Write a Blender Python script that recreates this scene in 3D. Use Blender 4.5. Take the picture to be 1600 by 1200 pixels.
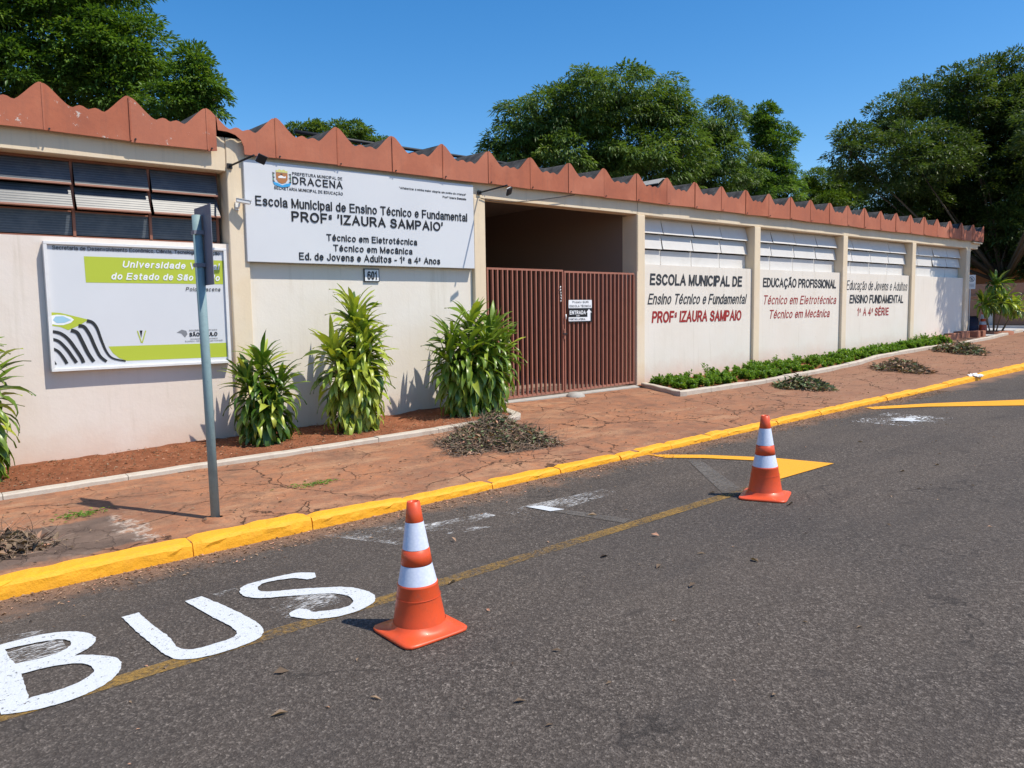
import bpy, bmesh, math, random
import numpy as np
from mathutils import Vector, Matrix

for o in list(bpy.data.objects): bpy.data.objects.remove(o)
SC = bpy.context.scene
COL = SC.collection
rnd = random.Random(7)

# ---------------------------------------------------------------- camera
R = [[0.7765214, 0.0689517, -0.6263067], [-0.6299401, 0.0632146, -0.7740668], [-0.0137815, 0.9956152, 0.0925230]]
cam = bpy.data.cameras.new('camera'); camo = bpy.data.objects.new('camera', cam); COL.objects.link(camo)
m = Matrix([R[0] + [0], R[1] + [0], R[2] + [1.7], [0, 0, 0, 1]])
camo.matrix_world = m
cam.sensor_fit = 'HORIZONTAL'; cam.sensor_width = 36; cam.lens = 27.0
cam.clip_start = 0.05; cam.clip_end = 2000
SC.camera = camo

# ---------------------------------------------------------------- light
SUN = Vector((0.30, -0.53, 1.0)).normalized()
elev = math.asin(SUN.z); azim = math.atan2(SUN.x, SUN.y)
w = bpy.data.worlds.new('World'); SC.world = w; w.use_nodes = True
nt = w.node_tree; nt.nodes.clear()
sky = nt.nodes.new('ShaderNodeTexSky'); sky.sky_type = 'NISHITA'; sky.sun_disc = False
sky.sun_elevation = elev; sky.sun_rotation = azim
sky.altitude = 400; sky.air_density = 1.0; sky.dust_density = 0.8; sky.ozone_density = 3.0
bg = nt.nodes.new('ShaderNodeBackground'); bg.inputs['Strength'].default_value = 0.14
wo = nt.nodes.new('ShaderNodeOutputWorld')
hsv = nt.nodes.new('ShaderNodeHueSaturation'); hsv.inputs['Saturation'].default_value = 1.36; hsv.inputs['Value'].default_value = 1.18
nt.links.new(sky.outputs[0], hsv.inputs['Color']); nt.links.new(hsv.outputs[0], bg.inputs[0]); nt.links.new(bg.outputs[0], wo.inputs[0])
sun = bpy.data.lights.new('sun', 'SUN'); sun.energy = 5.0; sun.angle = math.radians(0.53); sun.color = (1.0, 0.925, 0.80)
suno = bpy.data.objects.new('sun', sun); COL.objects.link(suno)
suno.rotation_euler = SUN.to_track_quat('Z', 'Y').to_euler()
SC.view_settings.view_transform = 'Standard'; SC.view_settings.look = 'None'
SC.view_settings.exposure = 0.08; SC.view_settings.gamma = 1.0
SC.view_settings.use_curve_mapping = False
SC.render.engine = 'CYCLES'
SC.render.resolution_x = 1024; SC.render.resolution_y = 768

# ---------------------------------------------------------------- terrain functions
XS = [-5, 0, 5.4, 7.2, 10.5, 13.9, 17.5, 21.1, 25, 30, 45]
ZS = [0.0, .12, .25, .31, .345, .43, .53, .66, .80, .90, 1.1]
def zw(x):
    if x < XS[0]: return ZS[0] + (x - XS[0]) * .0235
    return float(np.interp(x, XS, ZS))
def zroad(x, y): return .0235 * x - .012 * y
def hz(x): return float(np.interp(x, [2.3, 3.4, 5.2, 14, 16.5, 30], [.098, .070, .052, .052, .085, .12]))
def zg(x, y):
    zc = .0235 * x - .068 + hz(x)
    return zc + (zw(x) - zc) * (y - 5.85) / 3.45

# ---------------------------------------------------------------- object helpers
def props(o, label=None, cat=None, group=None, kind=None):
    if label: o['label'] = label
    if cat: o['category'] = cat
    if group: o['group'] = group
    if kind: o['kind'] = kind
    return o
def empty(name, loc, label=None, cat=None, group=None, kind=None, rz=0):
    o = bpy.data.objects.new(name, None); COL.objects.link(o); o.location = loc
    o.rotation_euler = (0, 0, rz); o.empty_display_size = .1
    return props(o, label, cat, group, kind)
def link(name, me, parent=None, loc=None, **k):
    o = bpy.data.objects.new(name, me); COL.objects.link(o)
    if parent is not None:
        o.parent = parent
        if loc is None:            # geometry given in world coordinates
            pw = Vector((0, 0, 0)); p = parent
            while p is not None: pw += Vector(p.location); p = p.parent
            o.location = -pw
    if loc is not None: o.location = loc
    return props(o, **k)
class MB:
    def __init__(s): s.v = []; s.f = []; s.mi = []; s.sm = []
    def add(s, vs, fs, mi=0, smooth=False):
        b = len(s.v); s.v += [tuple(v) for v in vs]
        for f in fs: s.f.append(tuple(b + i for i in f)); s.mi.append(mi); s.sm.append(smooth)
        return s
    def box(s, x0, x1, y0, y1, z0, z1, mi=0, bev=0.0):
        if x0 > x1: x0, x1 = x1, x0
        if y0 > y1: y0, y1 = y1, y0
        if z0 > z1: z0, z1 = z1, z0
        if bev <= 0:
            v = [(x, y, z) for x in (x0, x1) for y in (y0, y1) for z in (z0, z1)]
            return s.add(v, [(0, 1, 3, 2), (4, 6, 7, 5), (0, 4, 5, 1), (2, 3, 7, 6), (0, 2, 6, 4), (1, 5, 7, 3)], mi)
        bm = bmesh.new(); bmesh.ops.create_cube(bm, size=1)
        for v in bm.verts: v.co = Vector(((x0 + x1) / 2 + v.co.x * (x1 - x0), (y0 + y1) / 2 + v.co.y * (y1 - y0), (z0 + z1) / 2 + v.co.z * (z1 - z0)))
        bmesh.ops.bevel(bm, geom=bm.edges[:], offset=bev, segments=1, affect='EDGES')
        bm.verts.index_update()
        s.add([v.co for v in bm.verts], [[v.index for v in f.verts] for f in bm.faces], mi); bm.free(); return s
    def hexa(s, b, t, mi=0):   # 4 bottom, 4 top points
        return s.add(list(b) + list(t), [(3, 2, 1, 0), (4, 5, 6, 7), (0, 1, 5, 4), (1, 2, 6, 5), (2, 3, 7, 6), (3, 0, 4, 7)], mi)
    def tube(s, pts, r, n=8, mi=0, cap=True):
        pts = [Vector(p) for p in pts]; rs = r if isinstance(r, (list, tuple)) else [r] * len(pts)
        base = len(s.v); prev = None
        for i, p in enumerate(pts):
            d = (pts[min(i + 1, len(pts) - 1)] - pts[max(i - 1, 0)]).normalized()
            a = prev if prev is not None else (Vector((0, 0, 1)) if abs(d.z) < .9 else Vector((1, 0, 0)))
            u = d.cross(a).normalized(); vv = u.cross(d).normalized(); prev = vv
            for k in range(n):
                t = 2 * math.pi * k / n; q = p + (u * math.cos(t) + vv * math.sin(t)) * rs[i]; s.v.append(tuple(q))
        for i in range(len(pts) - 1):
            for k in range(n):
                k2 = (k + 1) % n
                s.f.append((base + i * n + k, base + i * n + k2, base + (i + 1) * n + k2, base + (i + 1) * n + k)); s.mi.append(mi); s.sm.append(True)
        if cap:
            s.f.append(tuple(base + k for k in range(n))[::-1]); s.mi.append(mi); s.sm.append(False)
            s.f.append(tuple(base + (len(pts) - 1) * n + k for k in range(n))); s.mi.append(mi); s.sm.append(False)
        return s
    def lathe(s, prof, n=40, mi=0, c=(0, 0, 0), smooth=True):
        base = len(s.v)
        for r_, z in prof:
            for k in range(n):
                t = 2 * math.pi * k / n; s.v.append((c[0] + r_ * math.cos(t), c[1] + r_ * math.sin(t), c[2] + z))
        for i in range(len(prof) - 1):
            for k in range(n):
                k2 = (k + 1) % n
                s.f.append((base + i * n + k, base + i * n + k2, base + (i + 1) * n + k2, base + (i + 1) * n + k)); s.mi.append(mi); s.sm.append(smooth)
        return s
    def prism(s, poly, y0, y1, mi=0):   # poly in (x,z), extruded in y
        n = len(poly)
        vs = [(x, y0, z) for x, z in poly] + [(x, y1, z) for x, z in poly]
        fs = [tuple(range(n)), tuple(range(2 * n - 1, n - 1, -1))] + [(i, i + n, (i + 1) % n + n, (i + 1) % n) for i in range(n)]
        return s.add(vs, fs, mi)
    def mesh(s, name, mats):
        me = bpy.data.meshes.new(name); me.from_pydata(s.v, [], s.f)
        for mm in (mats if isinstance(mats, (list, tuple)) else [mats]): me.materials.append(mm)
        if s.f:
            me.polygons.foreach_set('material_index', s.mi); me.polygons.foreach_set('use_smooth', s.sm)
        me.update()
        bm = bmesh.new(); bm.from_mesh(me); bmesh.ops.recalc_face_normals(bm, faces=bm.faces[:]); bm.to_mesh(me); bm.free()
        return me
    def build(s, name, mats, parent=None, loc=None, **k):
        return link(name, s.mesh(name, mats), parent, loc, **k)

# ---------------------------------------------------------------- material helpers
def M(name, col, rough=.8, spec=.3, metal=0.0):
    mt = bpy.data.materials.new(name); mt.use_nodes = True
    p = mt.node_tree.nodes['Principled BSDF']
    p.inputs['Base Color'].default_value = (*col, 1); p.inputs['Roughness'].default_value = rough
    p.inputs['Specular IOR Level'].default_value = spec; p.inputs['Metallic'].default_value = metal
    return mt
class NT:
    def __init__(s, mt): s.t = mt.node_tree; s.p = s.t.nodes['Principled BSDF']; s._o = None; s.out = s.t.nodes['Material Output']
    def n(s, typ, **k):
        nd = s.t.nodes.new('ShaderNode' + typ)
        for a, b in k.items(): setattr(nd, a, b)
        return nd
    def l(s, a, b): s.t.links.new(a, b)
    def obj(s):
        if s._o is None: s._o = s.n('NewGeometry')
        return s._o.outputs['Position']
    def map(s, scale=(1, 1, 1), rot=(0, 0, 0)):
        mp = s.n('Mapping'); mp.inputs['Scale'].default_value = scale; mp.inputs['Rotation'].default_value = rot; s.l(s.obj(), mp.inputs[0]); return mp.outputs[0]
    def noise(s, scale, detail=6, rough=.55, vec=None, dist=0):
        nd = s.n('TexNoise'); nd.inputs['Scale'].default_value = scale; nd.inputs['Detail'].default_value = detail
        nd.inputs['Roughness'].default_value = rough; nd.inputs['Distortion'].default_value = dist
        s.l(vec if vec is not None else s.obj(), nd.inputs['Vector']); return nd.outputs['Fac']
    def ramp(s, fac, stops):
        r_ = s.n('ValToRGB'); els = r_.color_ramp.elements
        while len(els) < len(stops): els.new(.5)
        for e, (p_, c) in zip(els, stops): e.position = p_; e.color = (*c, 1) if len(c) == 3 else c
        s.l(fac, r_.inputs[0]); return r_.outputs[0]
    def rng(s, fac, a, b, c=0., d=1.):
        r_ = s.n('MapRange'); r_.clamp = True
        for i, v in zip((1, 2, 3, 4), (a, b, c, d)): r_.inputs[i].default_value = v
        s.l(fac, r_.inputs[0]); return r_.outputs[0]
    def mix(s, fac, a, b, mode='MIX'):
        nd = s.n('Mix', data_type='RGBA', blend_type=mode)
        if isinstance(fac, float): nd.inputs[0].default_value = fac
        else: s.l(fac, nd.inputs[0])
        for i, v in ((6, a), (7, b)):
            if isinstance(v, tuple): nd.inputs[i].default_value = (*v, 1)
            else: s.l(v, nd.inputs[i])
        return nd.outputs[2]
    def math(s, op, a, b=0.):
        nd = s.n('Math', operation=op)
        for i, v in ((0, a), (1, b)):
            if isinstance(v, (int, float)): nd.inputs[i].default_value = v
            else: s.l(v, nd.inputs[i])
        return nd.outputs[0]
    def xyz(s):
        nd = s.n('SeparateXYZ'); s.l(s.obj(), nd.inputs[0]); return nd.outputs
    def col(s, c): s.l(c, s.p.inputs['Base Color'])
    def bump(s, h, strength=.3, dist=.01):
        b = s.n('Bump'); b.inputs['Strength'].default_value = strength; b.inputs['Distance'].default_value = dist
        s.l(h, b.inputs['Height']); s.l(b.outputs[0], s.p.inputs['Normal']); return b
    def alpha(s, a): s.l(a, s.p.inputs['Alpha'])
def g3(v): return (v, v, v)

# asphalt
mAs = M('asphalt', (.08, .075, .07), .9, .25); t = NT(mAs)
v1 = t.n('TexVoronoi'); v1.inputs['Scale'].default_value = 115; t.l(t.obj(), v1.inputs['Vector'])
ag = t.ramp(v1.outputs['Color'], [(0, (.030, .025, .021)), (.35, (.080, .067, .057)), (.7, (.158, .133, .113)), (1, (.36, .31, .265))])
v2 = t.noise(38, 5, .75); c = t.mix(t.rng(v2, .34, .60), (.040, .032, .027), ag)
big = t.noise(.55, 5, .6); c = t.mix(t.rng(big, .3, .7, 0, .38), c, (.135, .108, .086))
st = t.noise(1.3, 4, .55, t.map((.35, 2.2, 1))); c = t.mix(t.rng(st, .50, .75, 0, .45), c, (.050, .044, .041)); c = t.mix(t.rng(t.noise(.22, 3, .5), .45, .62, 0, .35), c, (.052, .048, .047)); c = t.mix(t.rng(t.noise(3.7, 3, .5), .66, .72, 0, .3), c, (.030, .027, .025))
xyz = t.xyz()
# reddish dust washed against the gutter
gd = t.math('ADD', t.rng(xyz[1], 4.9, 5.62), t.math('MULTIPLY', t.math('SUBTRACT', t.noise(2.2, 7, .7), .5), 1.5))
c = t.mix(t.rng(gd, .60, .98, 0, .9), c, t.mix(t.noise(60, 3, .7), (.14, .085, .055), (.34, .20, .13)))
vc = t.n('TexVoronoi', feature='DISTANCE_TO_EDGE'); vc.inputs['Scale'].default_value = .42
wv = t.n('VectorMath', operation='ADD'); nn = t.n('TexNoise'); nn.inputs['Scale'].default_value = 2.2; nn.inputs['Detail'].default_value = 8; t.l(t.obj(), nn.inputs['Vector'])
t.l(t.obj(), wv.inputs[0]); t.l(nn.outputs['Color'], wv.inputs[1]); t.l(wv.outputs[0], vc.inputs['Vector'])
ck = t.math('MULTIPLY', t.rng(vc.outputs[0], .002, .006, 1, 0), t.rng(t.noise(.8, 2), .5, .56))
c = t.mix(t.math('MULTIPLY', ck, .5), c, (.018, .016, .015)); t.col(c)
h = t.math('ADD', t.math('MULTIPLY', v1.outputs['Distance'], .8), t.math('MULTIPLY', v2, 1.2)); t.bump(h, .75, .008)

def sidewalk_mat():
    mt = M('sidewalk', (.3, .15, .09), .93, .15); t = NT(mt)
    n1 = t.noise(1.1, 8, .62); n2 = t.noise(9, 7, .7); n3 = t.noise(70, 3, .7)
    c = t.ramp(n1, [(.3, (.24, .110, .066)), (.48, (.36, .160, .085)), (.7, (.46, .195, .092))])
    c = t.mix(t.rng(n2, .40, .62, 0, .65), c, (.26, .150, .095)); c = t.mix(t.rng(t.noise(1.9, 7, .7, t.map((.6, 1.6, 1))), .50, .62, 0, .55), c, (.46, .27, .155)); c = t.mix(t.rng(t.noise(3.2, 9, .75), .49, .62, 0, .62), c, (.155, .088, .060)); c = t.mix(t.rng(t.noise(24, 6, .8), .54, .66, 0, .6), c, (.12, .07, .05))
    c = t.mix(t.rng(n3, .45, .8, 0, .45), c, (.17, .085, .055))
    X, Y, Z = t.xyz()
    c = t.mix(t.rng(t.math('ADD', X, t.math('MULTIPLY', n1, 4)), 11, 15, 0, .6), c, t.mix(n2, (.17, .095, .063), (.33, .19, .125)))
    # the older grey slab at the left end
    e = t.math('MULTIPLY', t.math('SUBTRACT', t.noise(3.5, 6, .65), .5), .7)
    m1 = t.rng(t.math('ADD', X, e), 1.34, 1.40, 1, 0); m2 = t.rng(t.math('ADD', Y, t.math('MULTIPLY', e, .5)), 6.86, 6.92, 1, 0)
    m3 = t.rng(t.math('ADD', Y, t.math('MULTIPLY', e, .6)), 5.95, 6.02)
    slab = t.math('MULTIPLY', t.math('MULTIPLY', m1, m2), m3)
    gc = t.ramp(t.noise(5, 8, .65), [(.3, (.085, .065, .055)), (.55, (.15, .11, .088)), (.75, (.24, .18, .145))])
    c = t.mix(t.math('MULTIPLY', slab, .92), c, gc)
    edge = t.math('MULTIPLY', t.rng(t.math('ADD', X, e), 1.30, 1.36), t.rng(t.math('ADD', X, e), 1.38, 1.44, 1, 0))
    edge = t.math('MULTIPLY', t.math('MULTIPLY', edge, m2), m3)
    c = t.mix(t.math('MULTIPLY', t.math('MULTIPLY', edge, t.rng(t.noise(18, 6, .7), .44, .56)), .8), c, (.50, .42, .35))
    # cracks
    def cr(scale, wdt, amp, mlo, mhi, ms):
        vc = t.n('TexVoronoi', feature='DISTANCE_TO_EDGE'); vc.inputs['Scale'].default_value = scale
        nn = t.n('TexNoise'); nn.inputs['Scale'].default_value = scale * 2.6; nn.inputs['Detail'].default_value = 9; nn.inputs['Roughness'].default_value = .6; t.l(t.obj(), nn.inputs['Vector'])
        sc = t.n('VectorMath', operation='SCALE'); sc.inputs['Scale'].default_value = amp; t.l(nn.outputs['Color'], sc.inputs[0])
        ad = t.n('VectorMath', operation='ADD'); t.l(t.obj(), ad.inputs[0]); t.l(sc.outputs[0], ad.inputs[1]); t.l(ad.outputs[0], vc.inputs['Vector'])
        return t.math('MULTIPLY', t.rng(vc.outputs[0], wdt * .3, wdt, 1, 0), t.rng(t.noise(ms, 3), mlo, mhi))
    nslab = t.rng(slab, 0, 1, 1, .35)
    k = t.math('MAXIMUM', cr(.62, .0065, .55, .40, .50, .7), cr(1.9, .013, .22, .50, .58, .9))
    k = t.math('MULTIPLY', k, nslab); c = t.mix(t.math('MULTIPLY', k, .8), c, (.045, .028, .02)); t.col(c)
    hh = t.math('ADD', t.math('ADD', t.math('MULTIPLY', n2, .5), t.math('MULTIPLY', n3, .25)), t.math('MULTIPLY', k, -1.4))
    t.bump(hh, .8, .012); return mt
mSw = sidewalk_mat()

mSoil = M('red_soil', (.25, .09, .045), .97, .05); t = NT(mSoil)
n1 = t.noise(5, 8, .7); n3 = t.noise(60, 5, .75)
c = t.ramp(n1, [(.3, (.19, .072, .038)), (.55, (.31, .12, .062)), (.75, (.40, .18, .10))])
c = t.mix(t.rng(n3, .5, .75, 0, .6), c, (.09, .04, .025)); t.col(c)
t.bump(t.math('ADD', n1, t.math('MULTIPLY', n3, .6)), 1.0, .03)

mEarth = M('ground_earth', (.2, .12, .07), .97, .05); t = NT(mEarth)
t.col(t.ramp(t.noise(.4, 6), [(.35, (.20, .10, .06)), (.6, (.12, .13, .05))]))

def painted(name, col, dirt, amt=.35, rough=.6, bs=.25, sc=3.0):
    mt = M(name, col, rough, .35); t = NT(mt)
    n1 = t.noise(sc, 8, .68); n2 = t.noise(45, 4, .7)
    c = t.mix(t.rng(n1, .48, .78, 0, amt), col, dirt)
    c = t.mix(t.rng(n2, .60, .75, 0, amt), c, dirt); t.col(c)
    t.bump(t.math('ADD', n1, t.math('MULTIPLY', n2, .4)), bs, .01); return mt
mYel = painted('kerb_yellow_paint', (.88, .405, .020), (.52, .25, .05), .3, .6, 1.0, 13)
mEdge = painted('bed_edging_limewash', (.52, .46, .38), (.28, .17, .11), .5, .8, .5, 6)

def wall_mat(name, col, pink=0.0):
    mt = M(name, col, .82, .2); t = NT(mt)
    X, Y, Z = t.xyz(); n1 = t.noise(1.4, 8, .6); n2 = t.noise(30, 4, .6)
    c = t.mix(t.rng(n1, .35, .75, 0, .28), col, tuple(a * b for a, b in zip(col, (.84, .78, .70))))
    # soil splashed up the foot of the wall: height over the sloping pavement
    hgt = t.math('SUBTRACT', Z, t.math('MULTIPLY', X, .026))
    sp = t.math('ADD', hgt, t.math('MULTIPLY', t.math('SUBTRACT', t.noise(2.5, 7, .7), .5), .5))
    c = t.mix(t.rng(sp, .12, .50, .5, 0), c, (.60, .38, .27))
    dr = t.noise(3.0, 5, .6, t.map((4, 1, .25))); c = t.mix(t.rng(dr, .58, .75, 0, .22), c, (.45, .40, .30))
    ru = t.noise(2.0, 6, .65, t.map((7, 1, .35))); c = t.mix(t.math('MULTIPLY', t.rng(ru, .54, .70, 0, .28), t.rng(hgt, .3, 2.3, .15, 1)), c, (.50, .43, .33))
    pt = t.noise(.9, 3, .5); c = t.mix(t.rng(pt, .55, .60, 0, .12), c, (.80, .78, .74))
    mk = t.math('MULTIPLY', t.rng(t.noise(7, 9, .8), .66, .70), t.rng(sp, .2, .9, .9, .0))
    c = t.mix(mk, c, (.33, .27, .23)); t.col(c)
    t.bump(t.math('ADD', t.noise(6, 6, .6), t.math('MULTIPLY', n2, .5)), .22, .012); return mt
mWall = wall_mat('wall_white_paint', (.77, .715, .635)); mWallP = wall_mat('wall_pinkish_white_paint', (.74, .655, .585))
mPil = wall_mat('pillar_cream_paint', (.76, .63, .455))
mRev = M('reveal_cream', (.60, .50, .39), .85, .15); t = NT(mRev); t.bump(t.noise(25, 4), .2)
mPas = M('passage_wall', (.27, .20, .16), .9, .1); mCeil = M('passage_ceiling', (.34, .27, .22), .9, .1)  # beige passage walls given as brown: their shade is put into the colour
mDark = M('interior_dark', (.03, .028, .027), .95, .05)  # near-black colour stands in for the darkness of the unlit rooms

def terracotta():
    mt = M('terracotta_fascia_paint', (.42, .12, .06), .75, .25); t = NT(mt)
    n1 = t.noise(2.2, 8, .6); n2 = t.noise(22, 5, .7); n3 = t.noise(11, 9, .78)
    c = t.ramp(n1, [(.3, (.34, .105, .060)), (.6, (.44, .135, .070)), (.8, (.50, .175, .095))])
    c = t.mix(t.rng(n2, .5, .8, 0, .4), c, (.20, .07, .05)); c = t.mix(t.rng(t.noise(3, 7, .7, t.map((5, 1, .5))), .5, .7, 0, .45), c, (.25, .095, .065)); c = t.mix(t.rng(t.noise(1.1, 4, .6), .5, .68, 0, .35), c, (.52, .22, .14))
    oi = t.n('ObjectInfo'); c = t.mix(t.rng(oi.outputs['Random'], 0, 1, 0, .45), c, (.50, .19, .12))
    X, Y, Z = t.xyz()
    pe = t.math('MULTIPLY', t.rng(n3, .61, .63), t.rng(X, 2.8, 3.6, 1, 0))
    pe = t.math('MULTIPLY', pe, t.rng(t.noise(2.6, 2), .48, .55))
    c = t.mix(pe, c, (.60, .55, .50)); t.col(c); t.bump(t.math('ADD', n2, n3), .2, .006); return mt
mTer = terracotta()
mTile = M('weathered_fibre_cement', (.10, .095, .09), .95, .1); t = NT(mTile)
t.col(t.ramp(t.noise(7, 8, .7), [(.3, (.035, .033, .032)), (.55, (.085, .08, .076)), (.8, (.20, .19, .175))])); t.bump(t.noise(20, 6), .4)
mRed = painted('gate_brown_red_paint', (.37, .150, .10), (.20, .09, .065), .5, .55, .2, 6)
mFrm = painted('window_frame_brown', (.24, .10, .065), (.12, .06, .045), .5, .6, .2, 8)
mPane = painted('window_pane_white_paint', (.64, .62, .59), (.45, .42, .37), .3, .6, .15, 3)
mPaneF = painted('window_bars_offwhite', (.60, .56, .50), (.35, .28, .22), .4, .6, .15, 5)
mGlass = M('ribbed_glass', (.055, .07, .09), .38, .35); t = NT(mGlass)
X, Y, Z = t.xyz(); wv = t.math('SINE', t.math('MULTIPLY', Z, 2 * math.pi / .027))
t.bump(wv, .16, .003); t.p.inputs['Transmission Weight'].default_value = .25
c = t.mix(t.rng(t.noise(6, 6, .7), .45, .8, 0, .6), (.05, .065, .085), (.16, .17, .18)); c = t.mix(t.rng(wv, .6, 1, 0, .35), c, (.25, .28, .32)); t.col(c)  # pale stripes paint the light on the rib crests into the colour
mSignW = M('sign_white', (.66, .70, .78), .38, .4); t = NT(mSignW); t.col(t.mix(t.rng(t.noise(.9, 6), .35, .75, 0, .5), (.66, .675, .70), (.57, .59, .62)))
mSignS = M('sign_sheet_edge', (.22, .22, .23), .6)
mInk = M('lettering_black', (.016, .016, .018), .5, .3)
mGreen = M('print_lime_green', (.44, .52, .045), .45, .4)
mStripe = M('print_charcoal', (.028, .030, .032), .5, .3)
mLB = M('print_light_blue', (.34, .56, .70), .45); mWp = M('print_white', (.80, .82, .84), .45)
mGry = M('print_grey', (.22, .23, .25), .5)
mFW = painted('board_frame_white', (.74, .74, .74), (.45, .43, .40), .35, .45, .1, 5)
def hand(name, col, base):
    mt = M(name, col, .85, .15); t = NT(mt); t.col(t.mix(t.rng(t.noise(16, 8, .75), .60, .74, 0, .55), col, base)); return mt
mTB = hand('wall_lettering_charcoal', (.045, .05, .058), (.4, .4, .4)); mTR = hand('wall_lettering_red', (.33, .035, .035), (.6, .4, .35))
mOr = M('cone_orange_plastic', (.72, .085, .022), .42, .5); t = NT(mOr)
c = t.mix(t.rng(t.noise(14, 7, .7), .5, .78, 0, .45), (.74, .088, .022), (.36, .07, .035)); c = t.mix(t.rng(t.noise(5, 8, .8), .58, .66, 0, .35), c, (.30, .12, .07)); c = t.mix(t.rng(t.noise(90, 3, .7), .62, .8, 0, .3), c, (.8, .25, .15)); t.col(c); t.bump(t.noise(25, 4), .08, .004)
t.p.inputs['Coat Weight'].default_value = .08
mRef = M('cone_reflective_band', (.66, .70, .82), .5, .4); t = NT(mRef)
bk = t.n('TexVoronoi'); bk.inputs['Scale'].default_value = 60; t.l(t.obj(), bk.inputs['Vector'])
t.col(t.mix(t.rng(bk.outputs['Distance'], .2, .7, 0, .35), (.70, .74, .86), (.48, .54, .70)))
mPole = painted('pole_grey_green_paint', (.24, .34, .35), (.12, .17, .18), .5, .5, .15, 8)
mPlate = painted('traffic_sign_back_grey', (.20, .20, .24), (.12, .12, .14), .3, .5, .1, 6)
mBlk = M('black_metal', (.02, .02, .022), .5); mWhi = M('white_plastic', (.78, .78, .76), .5, .4)
mCon = painted('raw_concrete', (.40, .38, .34), (.2, .16, .13), .6, .9, .6, 5)
mBrick = painted('worn_red_brick', (.36, .15, .09), (.20, .10, .07), .5, .9, .5, 9)
mFence = painted('brown_boundary_wall_paint', (.42, .21, .13), (.13, .07, .05), .6, .9, .3, 1.2)
mOrW = painted('orange_house_paint', (.62, .22, .09), (.34, .12, .06), .4, .85, .2, 1.2)
mWhW = painted('white_house_paint', (.72, .71, .68), (.5, .47, .42), .3, .85, .2, 2)
mDrive = painted('light_paved_driveway', (.46, .46, .47), (.3, .27, .24), .4, .9, .3, 3)
mSkin = M('x', (.1, .1, .1))

def marking(name, col, lo, hi, sc=14, rough=.6, stretch=(1, 1, 1), big=1.0):
    mt = M(name, col, rough, .3); t = NT(mt)
    a = t.math('ADD', t.noise(sc, 8, .75, t.map(stretch)), t.math('MULTIPLY', t.math('SUBTRACT', t.noise(2.2, 4), .5), big))
    al = t.rng(a, lo, hi); t.alpha(al)
    v = t.n('TexVoronoi'); v.inputs['Scale'].default_value = 95; t.l(t.obj(), v.inputs['Vector'])
    t.col(t.mix(t.rng(t.noise(40, 4, .7), .45, .8, 0, .35), col, tuple(q * .72 for q in col))); t.bump(v.outputs['Distance'], .35, .005)
    return mt
mMW = marking('road_paint_fresh_white', (.60, .63, .65), .35, .42, 42, .55, big=.10)
mMWo = marking('road_paint_scraped_white', (.66, .66, .65), .53, .66, 20, .8, (1.0, 5.0, 1), .7)
mMWs = marking('road_paint_splatter_white', (.8, .82, .82), .56, .62, 26, .7, big=.4)
mMY = marking('road_paint_fresh_yellow', (.84, .38, .022), .33, .39, 42, .6, big=.10)
mMYo = marking('road_paint_worn_yellow', (.36, .215, .055), .38, .70, 40, .85, big=.6)
mMG = marking('road_paint_covered_grey', (.15, .135, .12), .30, .62, 34, .9, big=.4)

def leafmat(name, c1, c2, rough=.45, tr=.42, bytex=True):
    mt = M(name, c1, rough, .45); t = NT(mt); oi = t.n('ObjectInfo')
    at = t.n('Attribute'); at.attribute_name = 'tint'
    f = at.outputs['Fac'] if bytex else oi.outputs['Random']
    c = t.ramp(f, [(0, c1), (.75, c2), (1, (min(1, c2[0] * 1.75), min(1, c2[1] * 1.3), c2[2] * 1.3))]); t.col(c)
    tl = t.n('BsdfTranslucent'); t.l(t.mix(1.0, c, (1.0, 1.0, .35), 'MULTIPLY'), tl.inputs[0])
    mx = t.n('MixShader'); mx.inputs[0].default_value = tr
    t.l(t.p.outputs[0], mx.inputs[1]); t.l(tl.outputs[0], mx.inputs[2]); t.l(mx.outputs[0], t.out.inputs[0]); return mt
mLfA = leafmat('foliage_mid_green', (.044, .108, .018), (.150, .262, .045))
mLfB = leafmat('foliage_grey_green', (.048, .100, .022), (.150, .240, .054))
mLfC = leafmat('foliage_dark_green', (.034, .070, .020), (.105, .165, .045))
mLfD = leafmat('foliage_bright_green', (.05, .10, .014), (.13, .21, .03))
mBed = leafmat('bed_plant_green', (.07, .16, .020), (.20, .36, .06))
mDra = leafmat('dracaena_leaf', (.042, .115, .012), (.28, .40, .052), .36, .3, False); t = NT(mDra)
t.p.inputs['Specular IOR Level'].default_value = .6
mDry = leafmat('dry_leaf', (.035, .021, .013), (.36, .25, .16), .8, .15)
mTwig = leafmat('twig', (.03, .02, .014), (.30, .22, .155), .85, .0)
mWilt = leafmat('wilted_leaf', (.03, .045, .018), (.20, .27, .12), .6, .15)
mBark = painted('bark', (.11, .085, .062), (.05, .04, .03), .7, .95, 1.0, 5)
mStem = painted('dracaena_stem', (.22, .17, .11), (.12, .09, .06), .5, .9, .6, 12)

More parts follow.
